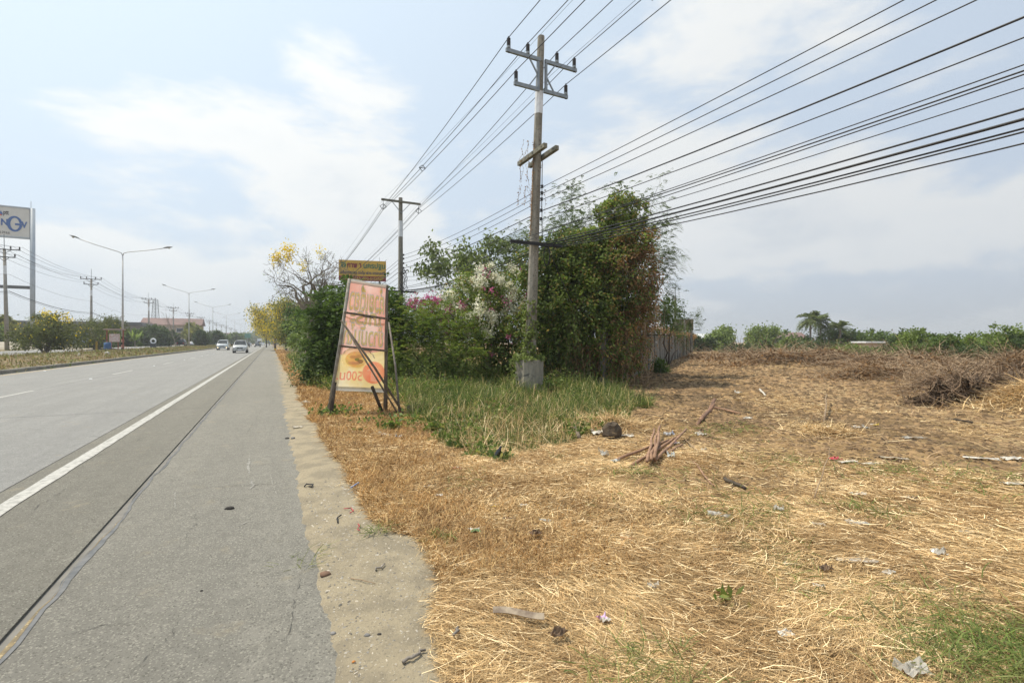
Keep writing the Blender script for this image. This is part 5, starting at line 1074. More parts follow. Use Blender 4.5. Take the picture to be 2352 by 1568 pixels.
vs_ = [(q[0], y_, q[1]) for y_ in (-.245, -.205) for _, o_, i_ in ov for q in (o_, i_)]; m_ = 2*(n_+1)
b.add(vs_, [(2*i, 2*i+1, 2*i+3, 2*i+2) for i in range(n_)]+[(2*i, 2*i+2, m_+2*i+2, m_+2*i) for i in range(n_)]+[(2*i+1, m_+2*i+1, m_+2*i+3, 2*i+3) for i in range(n_)]); b.build('logo_ring', blu, pyl)
b = MB(); b.box((-1.6, -.235, zb+hz*.43), (.9, .05, hz*.06)); b.build('logo_bar', blu, pyl)
put_text(pyl, 'ptt', dkb, hz*.22, -3.1, zb+hz*.74, y=-.22, wfit=.65, off=.02)
b = MB(); b.prism([(-3.7+.2*math.sin(a)*(1-.5*(a > 3.14 and 0)), -.24, zb+hz*.75-.3*math.cos(a)+(.25 if abs(a-3.14) < .3 else 0)) for a in [i*.4488 for i in range(14)]], (0, .03, 0)); b.build('logo_drop', blu, pyl)
b = MB(); b.prism([(-3.7+.1*math.sin(a), -.26, zb+hz*.71-.14*math.cos(a)) for a in [i*.6283 for i in range(10)]], (0, .03, 0)); b.build('logo_flame', flatM('logo_red', (.6, .1, .04)), pyl)
put_text(pyl, 'เปิด 24 ช.ม.', dkb, hz*.12, -3.4, zb+hz*.08, y=-.22, wfit=1.5)
# ---------------------------------------------------------------- buildings across the road
def house(label, c, rz, w_, d_, h_, roofh, wallm, roofm, wins=(), name='house', flat=False):
    t_ = thing(name, label, 'building', (c[0], c[1], .5), rz); b = MB(); b.box((0, 0, h_/2-.1), (w_, d_, h_+.2)); wl_ = b.build('wall', wallm, t_); b = MB(); e_ = .6
    if flat: b.box((0, 0, h_+roofh/2), (w_+e_, d_+e_, roofh), taper=.98)
    else:
        v = [(-w_/2-e_, -d_/2-e_, h_-.15), (w_/2+e_, -d_/2-e_, h_-.15), (w_/2+e_, d_/2+e_, h_-.15), (-w_/2-e_, d_/2+e_, h_-.15), (-w_/2-e_, 0, h_+roofh), (w_/2+e_, 0, h_+roofh)]
        b.add(v, [(0, 1, 5, 4), (2, 3, 4, 5), (0, 4, 3), (1, 2, 5), (3, 2, 1, 0)])
    b.build('roof', roofm, t_)
    for x, z, ww_, hh_ in wins:
        b = MB(); b.box((x, -d_/2-.02, z), (ww_+.16, .1, hh_+.16)); f = b.build('window', whitepaint, t_); b = MB(); b.box((x, -d_/2-.06, z), (ww_, .06, hh_)); b.build('pane', M('pane', (.05, .06, .07), (.08, .09, .1), 1, .15), f)
    return t_
cream = M('cream_wall', (.46, .36, .26), (.38, .3, .22), .8, .9); dkroof = M('dark_roof', (.09, .09, .095), (.13, .13, .13), .6, .7); rdroof = M('red_roof', (.2, .125, .11), (.16, .105, .095), .6, .8)
c_ = P(400, 770, 175); house('two storey cream house with dull red roof behind trees', c_, R(27), 17, 11, 7.2, 2.4, cream, rdroof, [(-6, 5.2, 2, 1.3), (-2, 5.2, 2, 1.3), (2.5, 5.2, 2, 1.3), (6.5, 5.2, 2, 1.3), (-6, 1.8, 2, 2), (0, 1.8, 3, 2), (6, 1.8, 3, 2)])
b = MB(); b.box((1, -7.0, 3.3), (15, 3, .25)); o = b.build('porch_roof', M('porch', (.3, .3, .32)), bpy.data.objects['house'])
c_ = P(140, 770, 130); house('long dark roofed shed behind the yellow flowering bushes', c_, R(26), 38, 14, 5.5, .9, M('shed_wall', (.2, .19, .18), (.14, .135, .13), .5, .9), dkroof, (), 'shed', True)
c_ = P(10, 775, 95); house('low grey walled shed at the left edge', c_, R(26), 34, 8, 3.2, 1.5, M('shed_wall2', (.17, .155, .13), (.12, .11, .1), .6, .9), dkroof, (), 'shed', True)
c_ = P(495, 780, 260); house('small pale house under trees far down the left side', c_, R(27), 14, 8, 4, 2, cream, rdroof)
c_ = P(1618, 800, 150); house('pale low roof at the end of the cleared field', c_, 0, 9, 8, 2.4, 1.2, cream, M('pale_roof', (.55, .56, .56), (.45, .46, .46), 1), (), 'shed')
c_ = P(1797, 802, 120); house('dull red roof peeping over the field bushes', c_, 0, 8, 6, 2.2, 1.2, cream, rdroof)
c_ = P(2035, 793, 62); house('long pale shed roof showing above the scrub', c_, R(-12), 6, 4, .9, .2, cream, M('pale_roof', (.55, .56, .56)), (), 'shed', True)
# lattice mast
c_ = P(357, 790, 260); c_.z = .5; zt = P(0, 690, 260).z; t_ = thing('lattice_tower', 'distant steel lattice tower behind the far power poles', 'tower', c_); b = MB(); 
for k in range(4):
    a = k*1.5708+.6; b.tube([(2.6*math.cos(a), 2.6*math.sin(a), -.2), (1.0*math.cos(a), 1.0*math.sin(a), zt)], .14, 4)
b.build('legs', steel, t_); b = MB(); ns = 14
for j in range(ns):
    z0, z1 = zt*j/ns, zt*(j+1)/ns; r0, r1 = 2.6-1.6*j/ns, 2.6-1.6*(j+1)/ns
    for k in range(4):
        a, a2 = k*1.5708+.6, (k+1)*1.5708+.6; b.tube([(r0*math.cos(a), r0*math.sin(a), z0), (r1*math.cos(a2), r1*math.sin(a2), z1)], .07, 3); b.tube([(r1*math.cos(a), r1*math.sin(a), z1), (r1*math.cos(a2), r1*math.sin(a2), z1)], .07, 3)
b.build('bracing', steel, t_)
# ---------------------------------------------------------------- far side vegetation
def lb(p): q = Vector(p); return Vector((q.x, q.y, .48))
L_olive = LEAF('leaf_olive', (.13, .145, .045), (.08, .1, .03), 1., .38, .45)
YB = [([ell(110, 765, 45, 48, 30, 2.2), ell(85, 785, 44, 44, 24, 1.8), ell(140, 770, 46, 45, 34, 2.), ell(60, 770, 44, 26, 26, 1.4), ell(120, 735, 46, 34, 20, 1.4)], 'yellow flowering bush with leaning trunk on the median, nearest', (105, 0, 44), .03),
      ([ell(215, 770, 60, 40, 36, 2.4), ell(240, 748, 63, 38, 24, 2.), ell(195, 785, 60, 34, 26, 2.), ell(262, 750, 64, 24, 20, 1.6)], 'olive green bush around the second far pole', (222, 0, 60), .008)]
for i, (es, lab, (bx, _, bD), fy) in enumerate(YB):
    g = np.random.default_rng(90+i); p_, c_ = crown_pts(g, es, 9000, .3, 110, .17); b0 = P(bx, 800, bD); b0.z = .48; nf = int(9000*fy); p_[:, 2] = np.maximum(p_[:, 2], .9); pf, _ = crown_pts(g, es[-1:] if i == 0 else es, nf, .75, 40, .14); pf2, _ = crown_pts(g, es, nf//2, .95, 60, .06); pf = np.concatenate([pf, pf2])
    tree('median_bush', lab, 'bush', b0, g, stems_to(g, b0, [e_[0] for e_ in es], .11, 6, .2), [loose(g, p_, .2, .09, .2)], L_olive, darkbark, 'bushes on the median', [('yellow_flowers', [loose(g, pf, .17, .14, 0)], L_yellow)])
FT = [(345, 768, 118, 38, 24, L_fard, 'large dark spreading tree behind the white tyre'), (375, 778, 116, 22, 16, L_fard, 'dark lower tree right of the white tyre'), (300, 778, 105, 26, 20, L_far, 'dark shrubs behind the banded lamp foot'), (445, 765, 150, 24, 26, L_yleaf, 'yellowish tree beyond the red roofed house'),
      (500, 777, 190, 24, 18, L_fard, 'dark tree behind the second clipped tree'), (535, 780, 240, 22, 14, L_far, 'tree row section behind the approaching van'), (245, 775, 92, 24, 20, L_far, 'green shrub right of the olive bush'), (20, 755, 85, 30, 24, L_yleaf, 'thin tree behind the nearest far pole'), (-20, 760, 80, 30, 26, L_far, 'tree at the left frame edge'),
      (560, 781, 330, 24, 12, L_far, 'hazy trees left of the road end'), (590, 778, 480, 22, 14, L_far, 'hazy distant trees at the end of road'), (615, 777, 500, 20, 15, L_far, 'hazy distant trees right of the road end'), (640, 780, 430, 22, 14, L_far, 'distant trees behind the yellow trees'), (572, 780, 600, 18, 12, L_far, 'farthest hazy trees at the horizon'), (665, 778, 300, 30, 18, L_far, 'trees behind the golden shower trunks'), (720, 775, 200, 40, 24, L_far, 'trees beyond the right verge shrubs')]
for i, (vx, vy, D, rx, ry, mt, lab) in enumerate(FT):
    g = np.random.default_rng(700+i); es = [ell(vx+g.normal(0, rx*.45), vy+g.normal(0, ry*.25), D+g.normal(0, 2), rx*g.uniform(.4, .62), ry*g.uniform(.5, .75), rx*K*D*.5) for k in range(5)]; c0 = P(vx, vy, D); b0 = Vector((c0.x, c0.y, zz1(c0.x, c0.y))); es.append((Vector((c0.x, c0.y, max(1, c0.z*.4))), rx*K*D*.8, rx*K*D*.4, max(.8, c0.z*.5)))
    bush('background_tree', lab, es, 4200, .0052*D, .003*D, mt, 720+i, b0, 'tree', 'trees along the far side', .12, .35, 50, .17)
def topiary(vx, vb, D, rx, ry, label, seed):
    b0 = P(vx, vb, D); b0.z = .45; c_ = P(vx, 776, D); g = np.random.default_rng(seed); p_ = np.array(c_)+unit(g.normal(0, 1, (5000, 3)))*np.array([rx*K*D, rx*K*D, ry*K*D])*g.uniform(.75, 1.02, (5000, 1)); p_[:, :2] = np.array(c_)[:2]+(p_[:, :2]-np.array(c_)[:2])*(1.05-.28*np.clip((p_[:, 2:]-c_.z)/(ry*K*D), -1, 1))
    tree('clipped_tree', label, 'tree', b0, g, [([b0, b0+UP*.9, c_], [.1, .09, .05], 7)], [loose(g, p_, .0048*D, .003*D, .2)], L_fard, darkbark, 'clipped egg shaped trees on the median')
topiary(462, 795, 125, 13, 16, 'larger dark clipped egg shaped tree beside the white car', 801); topiary(500, 793, 150, 10.5, 14, 'smaller dark clipped tree left of the van', 802)
bare(403, 800, 100, 95, 811, 'young bare street tree on the median before the dark car', 3, .1)
bare(165, 800, 95, 60, 812, 'leafless twiggy tree behind the yellow bush', 3, .07)
palm(90, 728, 70, 18, 1.5, 813, 'small fan palm left of the pylon foot', None, 'fan_palm', 0, .5); palm(112, 730, 72, 18, 1.4, 814, 'small fan palm right of the pylon foot', None, 'fan_palm', 0, .5)
g = np.random.default_rng(820); b0 = P(310, 795, 98); b0.z = .5; a = g.uniform(0, 6.28, 11); d_ = np.stack([np.cos(a)*.6, np.sin(a)*.6, np.ones(11)], 1)
tree('banana_plant', 'banana plant with bright leaf beside the banded lamp', 'plant', b0, g, [([b0, b0+UP*1.4], [.12, .09], 7)], [quads(np.repeat(np.array(b0+UP*1.2)[None], 11, 0), unit(d_), unit(np.cross(d_, rdir(g, 11))), g.uniform(1.6, 2.8, 11), .6)], L_farlight, bark)
# ---------------------------------------------------------------- roadside odds and ends across the road
c_ = P(352, 783, 92); t_ = thing('painted_tyre', 'white painted tyre standing on a dark block across the road', 'tyre', (c_.x, c_.y, .55), R(10)); zc = c_.z-.55; b = MB(); n_, m_ = 22, 8; vs_ = []
for i in range(n_):
    a = 6.2832*i/n_
    for j in range(m_): q = 6.2832*j/m_; r_ = .42+.13*math.cos(q); vs_.append((r_*math.cos(a), .13*math.sin(q), zc+r_*math.sin(a)))
b.add(vs_, [(i*m_+j, ((i+1) % n_)*m_+j, ((i+1) % n_)*m_+(j+1) % m_, i*m_+(j+1) % m_) for i in range(n_) for j in range(m_)]); b.build('tyre', whitepaint, t_, True)
b = MB(); b.box((0, 0, (zc-.45)/2-.05), (.8, .6, zc-.4)); b.build('block', M('dark_block', (.05, .055, .06)), t_)
c_ = P(247, 797, 55); t_ = thing('blue_barrel', 'blue plastic barrel standing on the far verge', 'barrel', (c_.x, c_.y, .5)); b = MB(); b.lathe((0, 0, 0), [(.3, 0), (.34, .05), (.34, .3), (.36, .33), (.34, .36), (.34, .62), (.36, .65), (.34, .68), (.34, .9), (.3, .95)], 16); b.build('drum', M('blue_plastic', (.05, .12, .26), (.04, .1, .22), 3, .4), t_, True); b = MB(); b.lathe((0, 0, .95), [(.16, 0), (.16, .05)], 12); b.build('lid', M('blue_plastic', (.05, .12, .26)), t_)
c_ = P(263, 788, 57); t_ = thing('notice_board', 'small white and red notice on posts beyond the barrel', 'sign', (c_.x, c_.y, .5), R(10)); b = MB(); b.box((0, 0, 1.5), (1.1, .05, .95)); b.build('board', M('notice_white', (.62, .6, .58), (.5, .3, .27), 9, .6), t_)
for x in (-.35, .35): b = MB(); b.box((x, .05, .75), (.08, .06, 1.7)); b.build('post', M('red_post', (.3, .1, .07)), t_)
b = MB(); b.box((0, .0, 2.5), (1.9, .9, .12)); b.build('little_roof', M('notice_roof', (.45, .33, .3)), t_)
for x in (-.85, .85): b = MB(); b.box((x, .1, 1.2), (.1, .1, 2.6)); b.build('post', M('red_post', (.3, .1, .07)), t_)
c_ = P(222, 803, 52); b = MB(); b.tube([(c_.x, c_.y, .3), (c_.x, c_.y, 1.6)], .09, 8); tag(b.build('marker_post', M('ochre_post', (.32, .22, .05))), 'ochre yellow marker post in the median grass', 'post')
c_ = P(180, 780, 75); t_ = thing('blue_poster', 'white and blue board seen through the yellow bush', 'sign', (c_.x, c_.y, .5), R(20)); b = MB(); b.box((0, 0, 1.7), (2.6, .08, 1.8)); b.build('board', M('poster_blue', (.5, .55, .62), (.12, .22, .5), 1.3, .5), t_); b = MB(); b.box((0, .06, .5), (.12, .08, 1.4)); b.build('post', darksteel, t_)
g = np.random.default_rng(830)
for k, (vx, vy, w_, lab) in enumerate(((328, 806, .22, 'crumpled white plastic bag on the median, largest'), (365, 806, .13, 'small white litter on the median right of the large bag'), (170, 826, .14, 'white and red wrapper on the median near the kerb'))):
    D = 46-8*(k == 2); c_ = P(vx, 806, D); c_ = RS(su(c_.x, c_.y)[0], -13.5); c_.z = float(zmed(su(c_.x, c_.y)[0], -13.5))
    b = MB(); b.lathe(c_, [(w_*.6, -.02), (w_*.62, .1), (w_*.4, .2), (w_*.1, .24)], 7); tag(b.build('plastic_litter', M('litter_white', (.64, .6, .52), (.48, .44, .38), 9, .5)), lab, 'litter')
# pale embankments and a driveway beyond the median
b = MB(); c0 = P(10, 790, 60)
vs_ = []; 
for i in range(9):
    for j in range(5): vs_.append((c0.x-9+i*2.3, c0.y-2+j*2+.3*i, .5+1.15*math.sin(3.14*min(1, j/3.2))*(.5+.5*math.cos((i-3)*.45))))
b.add(vs_, [(i*5+j, (i+1)*5+j, (i+1)*5+j+1, i*5+j+1) for i in range(8) for j in range(4)]); tag(b.build('sand_bank', M('bank', (.36, .33, .27), (.28, .24, .18), 1, .95), None, True), kind='structure')
q = MB(); q.box((-40, 90, .56), (20, 12, .12)); q.box((-27.5, 96, .56), (3, 4, .11)); dr = tag(q.build('driveway', M('driveway', (.36, .345, .32), (.3, .29, .26), .8, .9)), kind='structure'); dr.rotation_euler = (0, 0, RZ)

# ---------------------------------------------------------------- vehicles
SHAPES = {  # x, belt z, top z, half width at top; from the nose to the tail
 'suv': (.9, [(2.5, .55, .62, .70), (2.44, .86, .92, .74), (1.3, 1.04, 1.08, .78), (.55, 1.08, 1.70, .64), (-.6, 1.08, 1.74, .66), (-2.1, 1.08, 1.70, .63), (-2.4, 1.05, 1.1, .72), (-2.5, .6, .65, .7)], 1, 6, .36),
 'van': (.96, [(2.55, .6, .68, .74), (2.48, .9, .98, .8), (1.85, 1.12, 1.18, .84), (1.0, 1.18, 1.86, .70), (-.6, 1.2, 1.93, .74), (-2.35, 1.2, 1.9, .72), (-2.52, 1.1, 1.15, .8), (-2.56, .6, .65, .78)], 1, 6, .34),
 'sedan': (.86, [(2.3, .5, .56, .66), (2.24, .68, .74, .72), (1.15, .88, .93, .76), (.4, .92, 1.40, .56), (-.75, .94, 1.43, .57), (-1.65, .95, 1.0, .7), (-2.2, .92, .97, .7), (-2.3, .55, .6, .66)], 1, 5, .32)}
glassm = M('car_glass', (.03, .035, .04), (.05, .055, .06), 2, .2, spec=.25); trim = M('car_trim', (.03, .03, .032)); tyrem = M('tyre', (.025, .025, .026), None, 10, .8); rimm = M('rim', (.45, .46, .47), None, 5, .35, metal=.7); headm = M('headlamp', (.3, .31, .32), (.55, .56, .56), 9, .1, spec=.7); tailm = M('tail_lamp', (.4, .02, .02))
def carbody(kind, paintm, t_):
    w_, st, i0, i1, wr = SHAPES[kind]; b = MB(); ring = []; zb = .28
    for x, zbelt, zt, wt in st:
        nose = .9 if abs(x) > 2.2 else 1.
        ring.append([(x, 0, zb), (x, w_*.86*nose, zb), (x, w_*nose, zb+.22), (x, w_*.985*nose, zbelt), (x, wt, zt-.02), (x, wt*.6, zt+.025), (x, 0, zt+.035), (x, -wt*.6, zt+.025), (x, -wt, zt-.02), (x, -w_*.985*nose, zbelt), (x, -w_*nose, zb+.22), (x, -w_*.86*nose, zb)])
    k = 12; vs_ = [p for r_ in ring for p in r_]; b.add(vs_, [(i*k+j, i*k+(j+1) % k, (i+1)*k+(j+1) % k, (i+1)*k+j) for i in range(len(st)-1) for j in range(k)]+[tuple(range(k-1, -1, -1)), tuple((len(st)-1)*k+j for j in range(k))]); b.build('body', paintm, t_, True)
    def pane(a, c_, d, e_, name, ins=.1):
        q = [Vector(v) for v in (a, c_, d, e_)]; m_ = sum(q, Vector())/4; q = [v.lerp(m_, ins) for v in q]; n_ = (q[1]-q[0]).cross(q[3]-q[0]).normalized(); ctr = Vector((0, 0, .9)); n_ = n_ if n_.dot(m_-ctr) > 0 else -n_
        lf = .022 if 'side' in name else .062
        b = MB(); b.prism([v+n_*lf for v in q], -n_*.05); b.build(name, glassm, t_)
    r = ring; f = 2                                        # cowl station -> roof station: windscreen
    pane(r[f][4], r[f][8], r[f+1][8], r[f+1][4], 'windscreen', .07); last = len(st)-3 if kind != 'sedan' else len(st)-4
    pane(r[last][4], r[last][8], r[last+1][8], r[last+1][4], 'rear_window', .08)
    for i in range(3, last):
        for sd in ((3, 4), (9, 8)): pane(r[i][sd[0]], r[i+1][sd[0]], r[i+1][sd[1]], r[i][sd[1]], 'side_window', .08)
    return w_, st, wr
def car(kind, label, col, s_, u_, fwd=False, group='cars on the road', lights=False, z0=0., emblem=False):
    pm = M('paint_%s' % label.replace(' ', '_')[:30], col, tuple(q*.92 for q in col), 1, .25, metal=.35, coat=.6, spec=.5); base = RS(s_, u_, z0); t_ = thing('car' if kind == 'sedan' else kind, label, {'suv': 'suv', 'van': 'van', 'sedan': 'car'}[kind], base, RZ+(R(90) if fwd else R(-90)), group)
    w_, st, wr = carbody(kind, pm, t_); fx = st[0][0]; bx = st[-1][0]; zh = st[1][1]-.18
    for x in (fx-.85, bx+.95):
        for sd in (-1, 1):
            b = MB(); rt = Matrix.Rotation(R(90), 3, 'X'); b.lathe((x, sd*(w_-.12), wr), [(wr*.6, -.11), (wr*.95, -.11), (wr, -.06), (wr, .06), (wr*.95, .11), (wr*.6, .11)], 16, rt); o = b.build('wheel', tyrem, t_); b = MB(); b.lathe((x, sd*(w_-.12), wr), [(wr*.1, -.115), (wr*.6, -.113), (wr*.6, .113), (wr*.1, .115)], 12, rt); b.build('rim', rimm, o)
    for sd in (-1, 1):
        b = MB(); b.box((fx-.05, sd*w_*.66, zh-.02), (.16, .34, .17)); b.build('headlight', headm, t_); b = MB(); b.box((bx+.05, sd*w_*.7, zh+.05), (.16, .22, .26)); b.build('tail_light', tailm, t_)
        b = MB(); b.box((st[2][0]-.25, sd*(w_+.14), st[2][1]+.1), (.12, .22, .17)); b.build('wing_mirror', trim if kind == 'suv' else pm, t_)
        if lights:
            m, n, l = newmat('lit_lamp'); n['Principled BSDF'].inputs['Emission Color'].default_value = (1, .75, .35, 1); n['Principled BSDF'].inputs['Emission Strength'].default_value = 3
            b = MB(); b.lathe((fx+.01, sd*w_*.72, .46), [(.09, -.03), (.09, .03), (.02, .05)], 10, Matrix.Rotation(R(90), 3, 'Y')); b.build('fog_lamp', m, t_)
    b = MB(); b.box((fx+.01, 0, zh-.02), (.08, w_*.78, .15)); gr = b.build('grille', trim, t_); b = MB(); b.box((fx-.02, 0, .40), (.14, w_*1.72, .2)); b.build('bumper', pm, t_); b = MB(); b.box((fx+.06, 0, .43), (.03, .46, .13)); b.build('number_plate', whitepaint, t_); b = MB(); b.box((fx+.045, 0, .33), (.05, w_*1.2, .08)); b.build('air_intake', trim, t_)
    b = MB(); b.box((bx+.0, 0, .45), (.12, w_*1.7, .22)); b.build('bumper', pm, t_)
    if emblem:
        b = MB()
        for a in (90, 210, 330):
            a = R(a); c_ = Vector((fx+.06, .065*math.cos(a), zh-.01+.065*math.sin(a))); d = Vector((0, math.cos(a), math.sin(a))); e_ = Vector((0, -math.sin(a), math.cos(a))); b.prism([c_-d*.065, c_+e_*.036, c_+d*.065, c_-e_*.036], (.02, 0, 0))
        b.build('emblem', rimm, gr)
    return t_
car('suv', 'silver car with canopy nearest in the right lane, facing us', (.5, .51, .5), 78.3, -3.75, emblem=True)
car('van', 'silver van with lit fog lamps in the left lane behind silver car', (.5, .53, .54), 108, -8.1, lights=True)
car('sedan', 'dark car behind the silver pair, left of two dark cars', (.03, .035, .05), 163, -6.3); car('sedan', 'dark car approaching in the right lane, right of two', (.03, .035, .045), 172, -3.6); car('sedan', 'pale silver car behind the left dark car', (.55, .57, .56), 215, -7.5); car('sedan', 'white low car farthest in the right lane', (.6, .62, .63), 270, -3.4)
car('sedan', 'dark red far car hidden among traffic', (.16, .03, .03), 190, -9); car('van', 'white far van among distant traffic', (.6, .61, .6), 300, -6)
car('suv', 'dark car seen from behind across the median', (.025, .025, .03), 148, -20.2, True, 'cars across the median', z0=.52); car('sedan', 'white car seen from behind across the median', (.6, .62, .64), 172, -20.4, True, 'cars across the median', z0=.52); car('suv', 'silver car beyond the clipped trees across the median', (.4, .41, .42), 238, -20.4, True, 'cars across the median', z0=.52)
# white truck far down the road
t_ = thing('box_truck', 'white box truck in the distance between lanes', 'truck', RS(285, -5.0), RZ-R(90)); b = MB(); b.box((2.6, 0, 1.35), (1.5, 2., 1.9), taper=.93); b.build('cab', whitepaint, t_); b = MB(); b.box((-.4, 0, 1.95), (4.4, 2.2, 2.5)); b.build('cargo_box', whitepaint, t_); b = MB(); b.box((3.33, 0, 1.7), (.1, 1.7, .65)); b.build('windscreen', glassm, t_)
for x in (2.4, -1.7):
    for sd in (-1, 1): b = MB(); b.lathe((x, sd*.9, .45), [(.2, -.13), (.45, -.12), (.45, .12), (.2, .13)], 14, Matrix.Rotation(R(90), 3, 'X')); b.build('wheel', tyrem, t_)
# motorcyclist far on the shoulder
t_ = thing('motorcycle', 'tiny motorcycle on the far shoulder', 'motorcycle', RS(215, -.4), RZ-R(90)); 
for x in (-.6, .6): b = MB(); b.lathe((x, 0, .29), [(.18, -.05), (.29, -.04), (.29, .04), (.18, .05)], 14, Matrix.Rotation(R(90), 3, 'X')); b.build('wheel', tyrem, t_)
b = MB(); b.tube([(.62, 0, .3), (.45, 0, .95)], .04, 6); b.tube([(.42, -.3, 1.0), (.45, 0, .95), (.42, .3, 1.0)], .02, 5); b.build('fork', darksteel, t_); b = MB(); b.tube([(.45, 0, .75), (.1, 0, .5), (-.3, 0, .55), (-.7, 0, .75)], [.1, .16, .16, .08], 8); b.build('frame', M('bike_red', (.3, .05, .05)), t_); b = MB(); b.tube([(-.65, 0, .8), (.1, 0, .76)], [.1, .12], 8); b.build('saddle', trim, t_)
me = bpy.data.meshes.new('person'); V0 = [(-.1, 0, .9), (-.08, 0, 1.15), (-.02, 0, 1.38), (0, 0, 1.48), (.02, 0, 1.58), (-.02, .18, 1.36), (.15, .24, 1.12), (.38, .28, 1.04), (-.02, -.18, 1.36), (.15, -.24, 1.12), (.38, -.28, 1.04), (-.05, .12, .86), (.28, .16, .8), (.18, .16, .42), (.3, .16, .36), (-.05, -.12, .86), (.28, -.16, .8), (.18, -.16, .42), (.3, -.16, .36)]
me.from_pydata(V0, [(0, 1), (1, 2), (2, 3), (3, 4), (2, 5), (5, 6), (6, 7), (2, 8), (8, 9), (9, 10), (0, 11), (11, 12), (12, 13), (13, 14), (0, 15), (15, 16), (16, 17), (17, 18)], []); o = bpy.data.objects.new('person', me); C.objects.link(o); md = o.modifiers.new('s', 'SKIN')
for v, r_ in zip(me.skin_vertices[0].data, [.15, .16, .14, .06, .11, .07, .05, .04, .07, .05, .04, .09, .075, .055, .05, .09, .075, .055, .05]): v.radius = (r_, r_)
me.skin_vertices[0].data[0].use_root = True; o.modifiers.new('d', 'SUBSURF').levels = 1; me.materials.append(M('rider_clothes', (.1, .12, .16), (.16, .16, .18), 5)); o.location = RS(215, -.4); o.rotation_euler = (0, 0, RZ-R(90)); tag(o, 'tiny rider in dark clothes seated on the far motorcycle', 'person')
# roadside boards by the yellow trees
for k, (s_, u_, w_, h_, lab, col) in enumerate(((118, 1.9, 1.5, 1.6, 'grey board leaning by the yellow trees, nearer of two', (.3, .29, .28)), (126, 1.2, 1.3, 1.3, 'pinkish board by the yellow trees, farther of two', (.38, .28, .24)))):
    t_ = thing('roadside_board', lab, 'sign', RS(s_, u_), RZ); b = MB(); b.box((0, 0, 1.0+h_/2), (w_, .05, h_), Matrix.Rotation(R(-8), 3, 'X')); b.build('board', flatM('board_%d' % k, col), t_)
    for x in (-.5, .5): b = MB(); b.box((x*w_, .06, .6), (.07, .07, 1.4)); b.build('post', oldwood, t_)
t_ = thing('road_sign', 'green road sign over the far end of the road', 'sign', RS(330, -12.2, .3), RZ); b = MB(); b.box((0, 0, 5), (3.2, .12, 2.6)); b.build('panel', flatM('sign_green', (.03, .2, .14)), t_); b = MB(); b.tube([(0, .15, -.2), (0, .15, 6)], .12, 8); b.build('post', steel, t_)
b = MB(); b.box((1.8, 92, .03), (3.6, .5, .1)); o = tag(b.build('culvert_lip', conc), kind='structure'); o.rotation_euler = (0, 0, RZ)

# ---------------------------------------------------------------- litter, sticks and stones in the foreground
grn = np.random.default_rng(901)
def crumple(name, label, v, w_, h_, mt, cat='litter', rz=0., bumpy=.25, z=.045, mt2=None, nn=6, thick=.0):
    p = GG(*v); p.z += z; g = np.random.default_rng(int(v[0]*7+v[1])); b = MB(); vs_ = []; ca, sa = math.cos(rz), math.sin(rz)
    for i in range(nn+1):
        for j in range(nn+1):
            x, y = (i/nn-.5)*w_, (j/nn-.5)*h_; e_ = .82+.3*g.random(); x, y = x*e_, y*e_; vs_.append((p.x+x*ca-y*sa, p.y+x*sa+y*ca, p.z+abs(g.normal(0, bumpy*min(w_, h_)))))
    k = nn+1; fs = [(i*k+j, (i+1)*k+j, (i+1)*k+j+1, i*k+j+1) for i in range(nn) for j in range(nn)]; b.add(vs_, fs)
    if mt2: b.mi = [1 if (f % nn) < nn*.4 else 0 for f in range(len(fs))]
    o = b.build(name, [mt, mt2] if mt2 else mt, None, thick > 0)
    md = o.modifiers.new('t', 'SOLIDIFY'); md.thickness = .002; return tag(o, label, cat)
Lw = M('litter_white', (.64, .6, .52), (.48, .44, .38), 9, .5); Lc = M('litter_clear', (.6, .57, .5), (.5, .47, .42), 20, .15, alpha=.55, spec=.6); Lr_ = M('litter_red', (.5, .06, .07), (.35, .05, .06), 9, .45); Lg = M('litter_green', (.12, .25, .1), (.2, .32, .16), 9, .5); Lb = M('litter_blue', (.16, .23, .42), (.5, .5, .5), 9, .4); Ly = M('litter_yellow', (.6, .42, .08), None, 9, .5); Lp_ = M('litter_purple', (.55, .45, .6), (.5, .25, .45), 14, .45); Lpale = M('litter_pale', (.46, .4, .31), (.34, .29, .22), 12, .7); Lbr = M('litter_brown', (.2, .13, .08), (.13, .09, .06), 12, .9); Lcy = M('litter_cyan', (.5, .54, .53), (.55, .57, .55), 12, .3, alpha=.7)
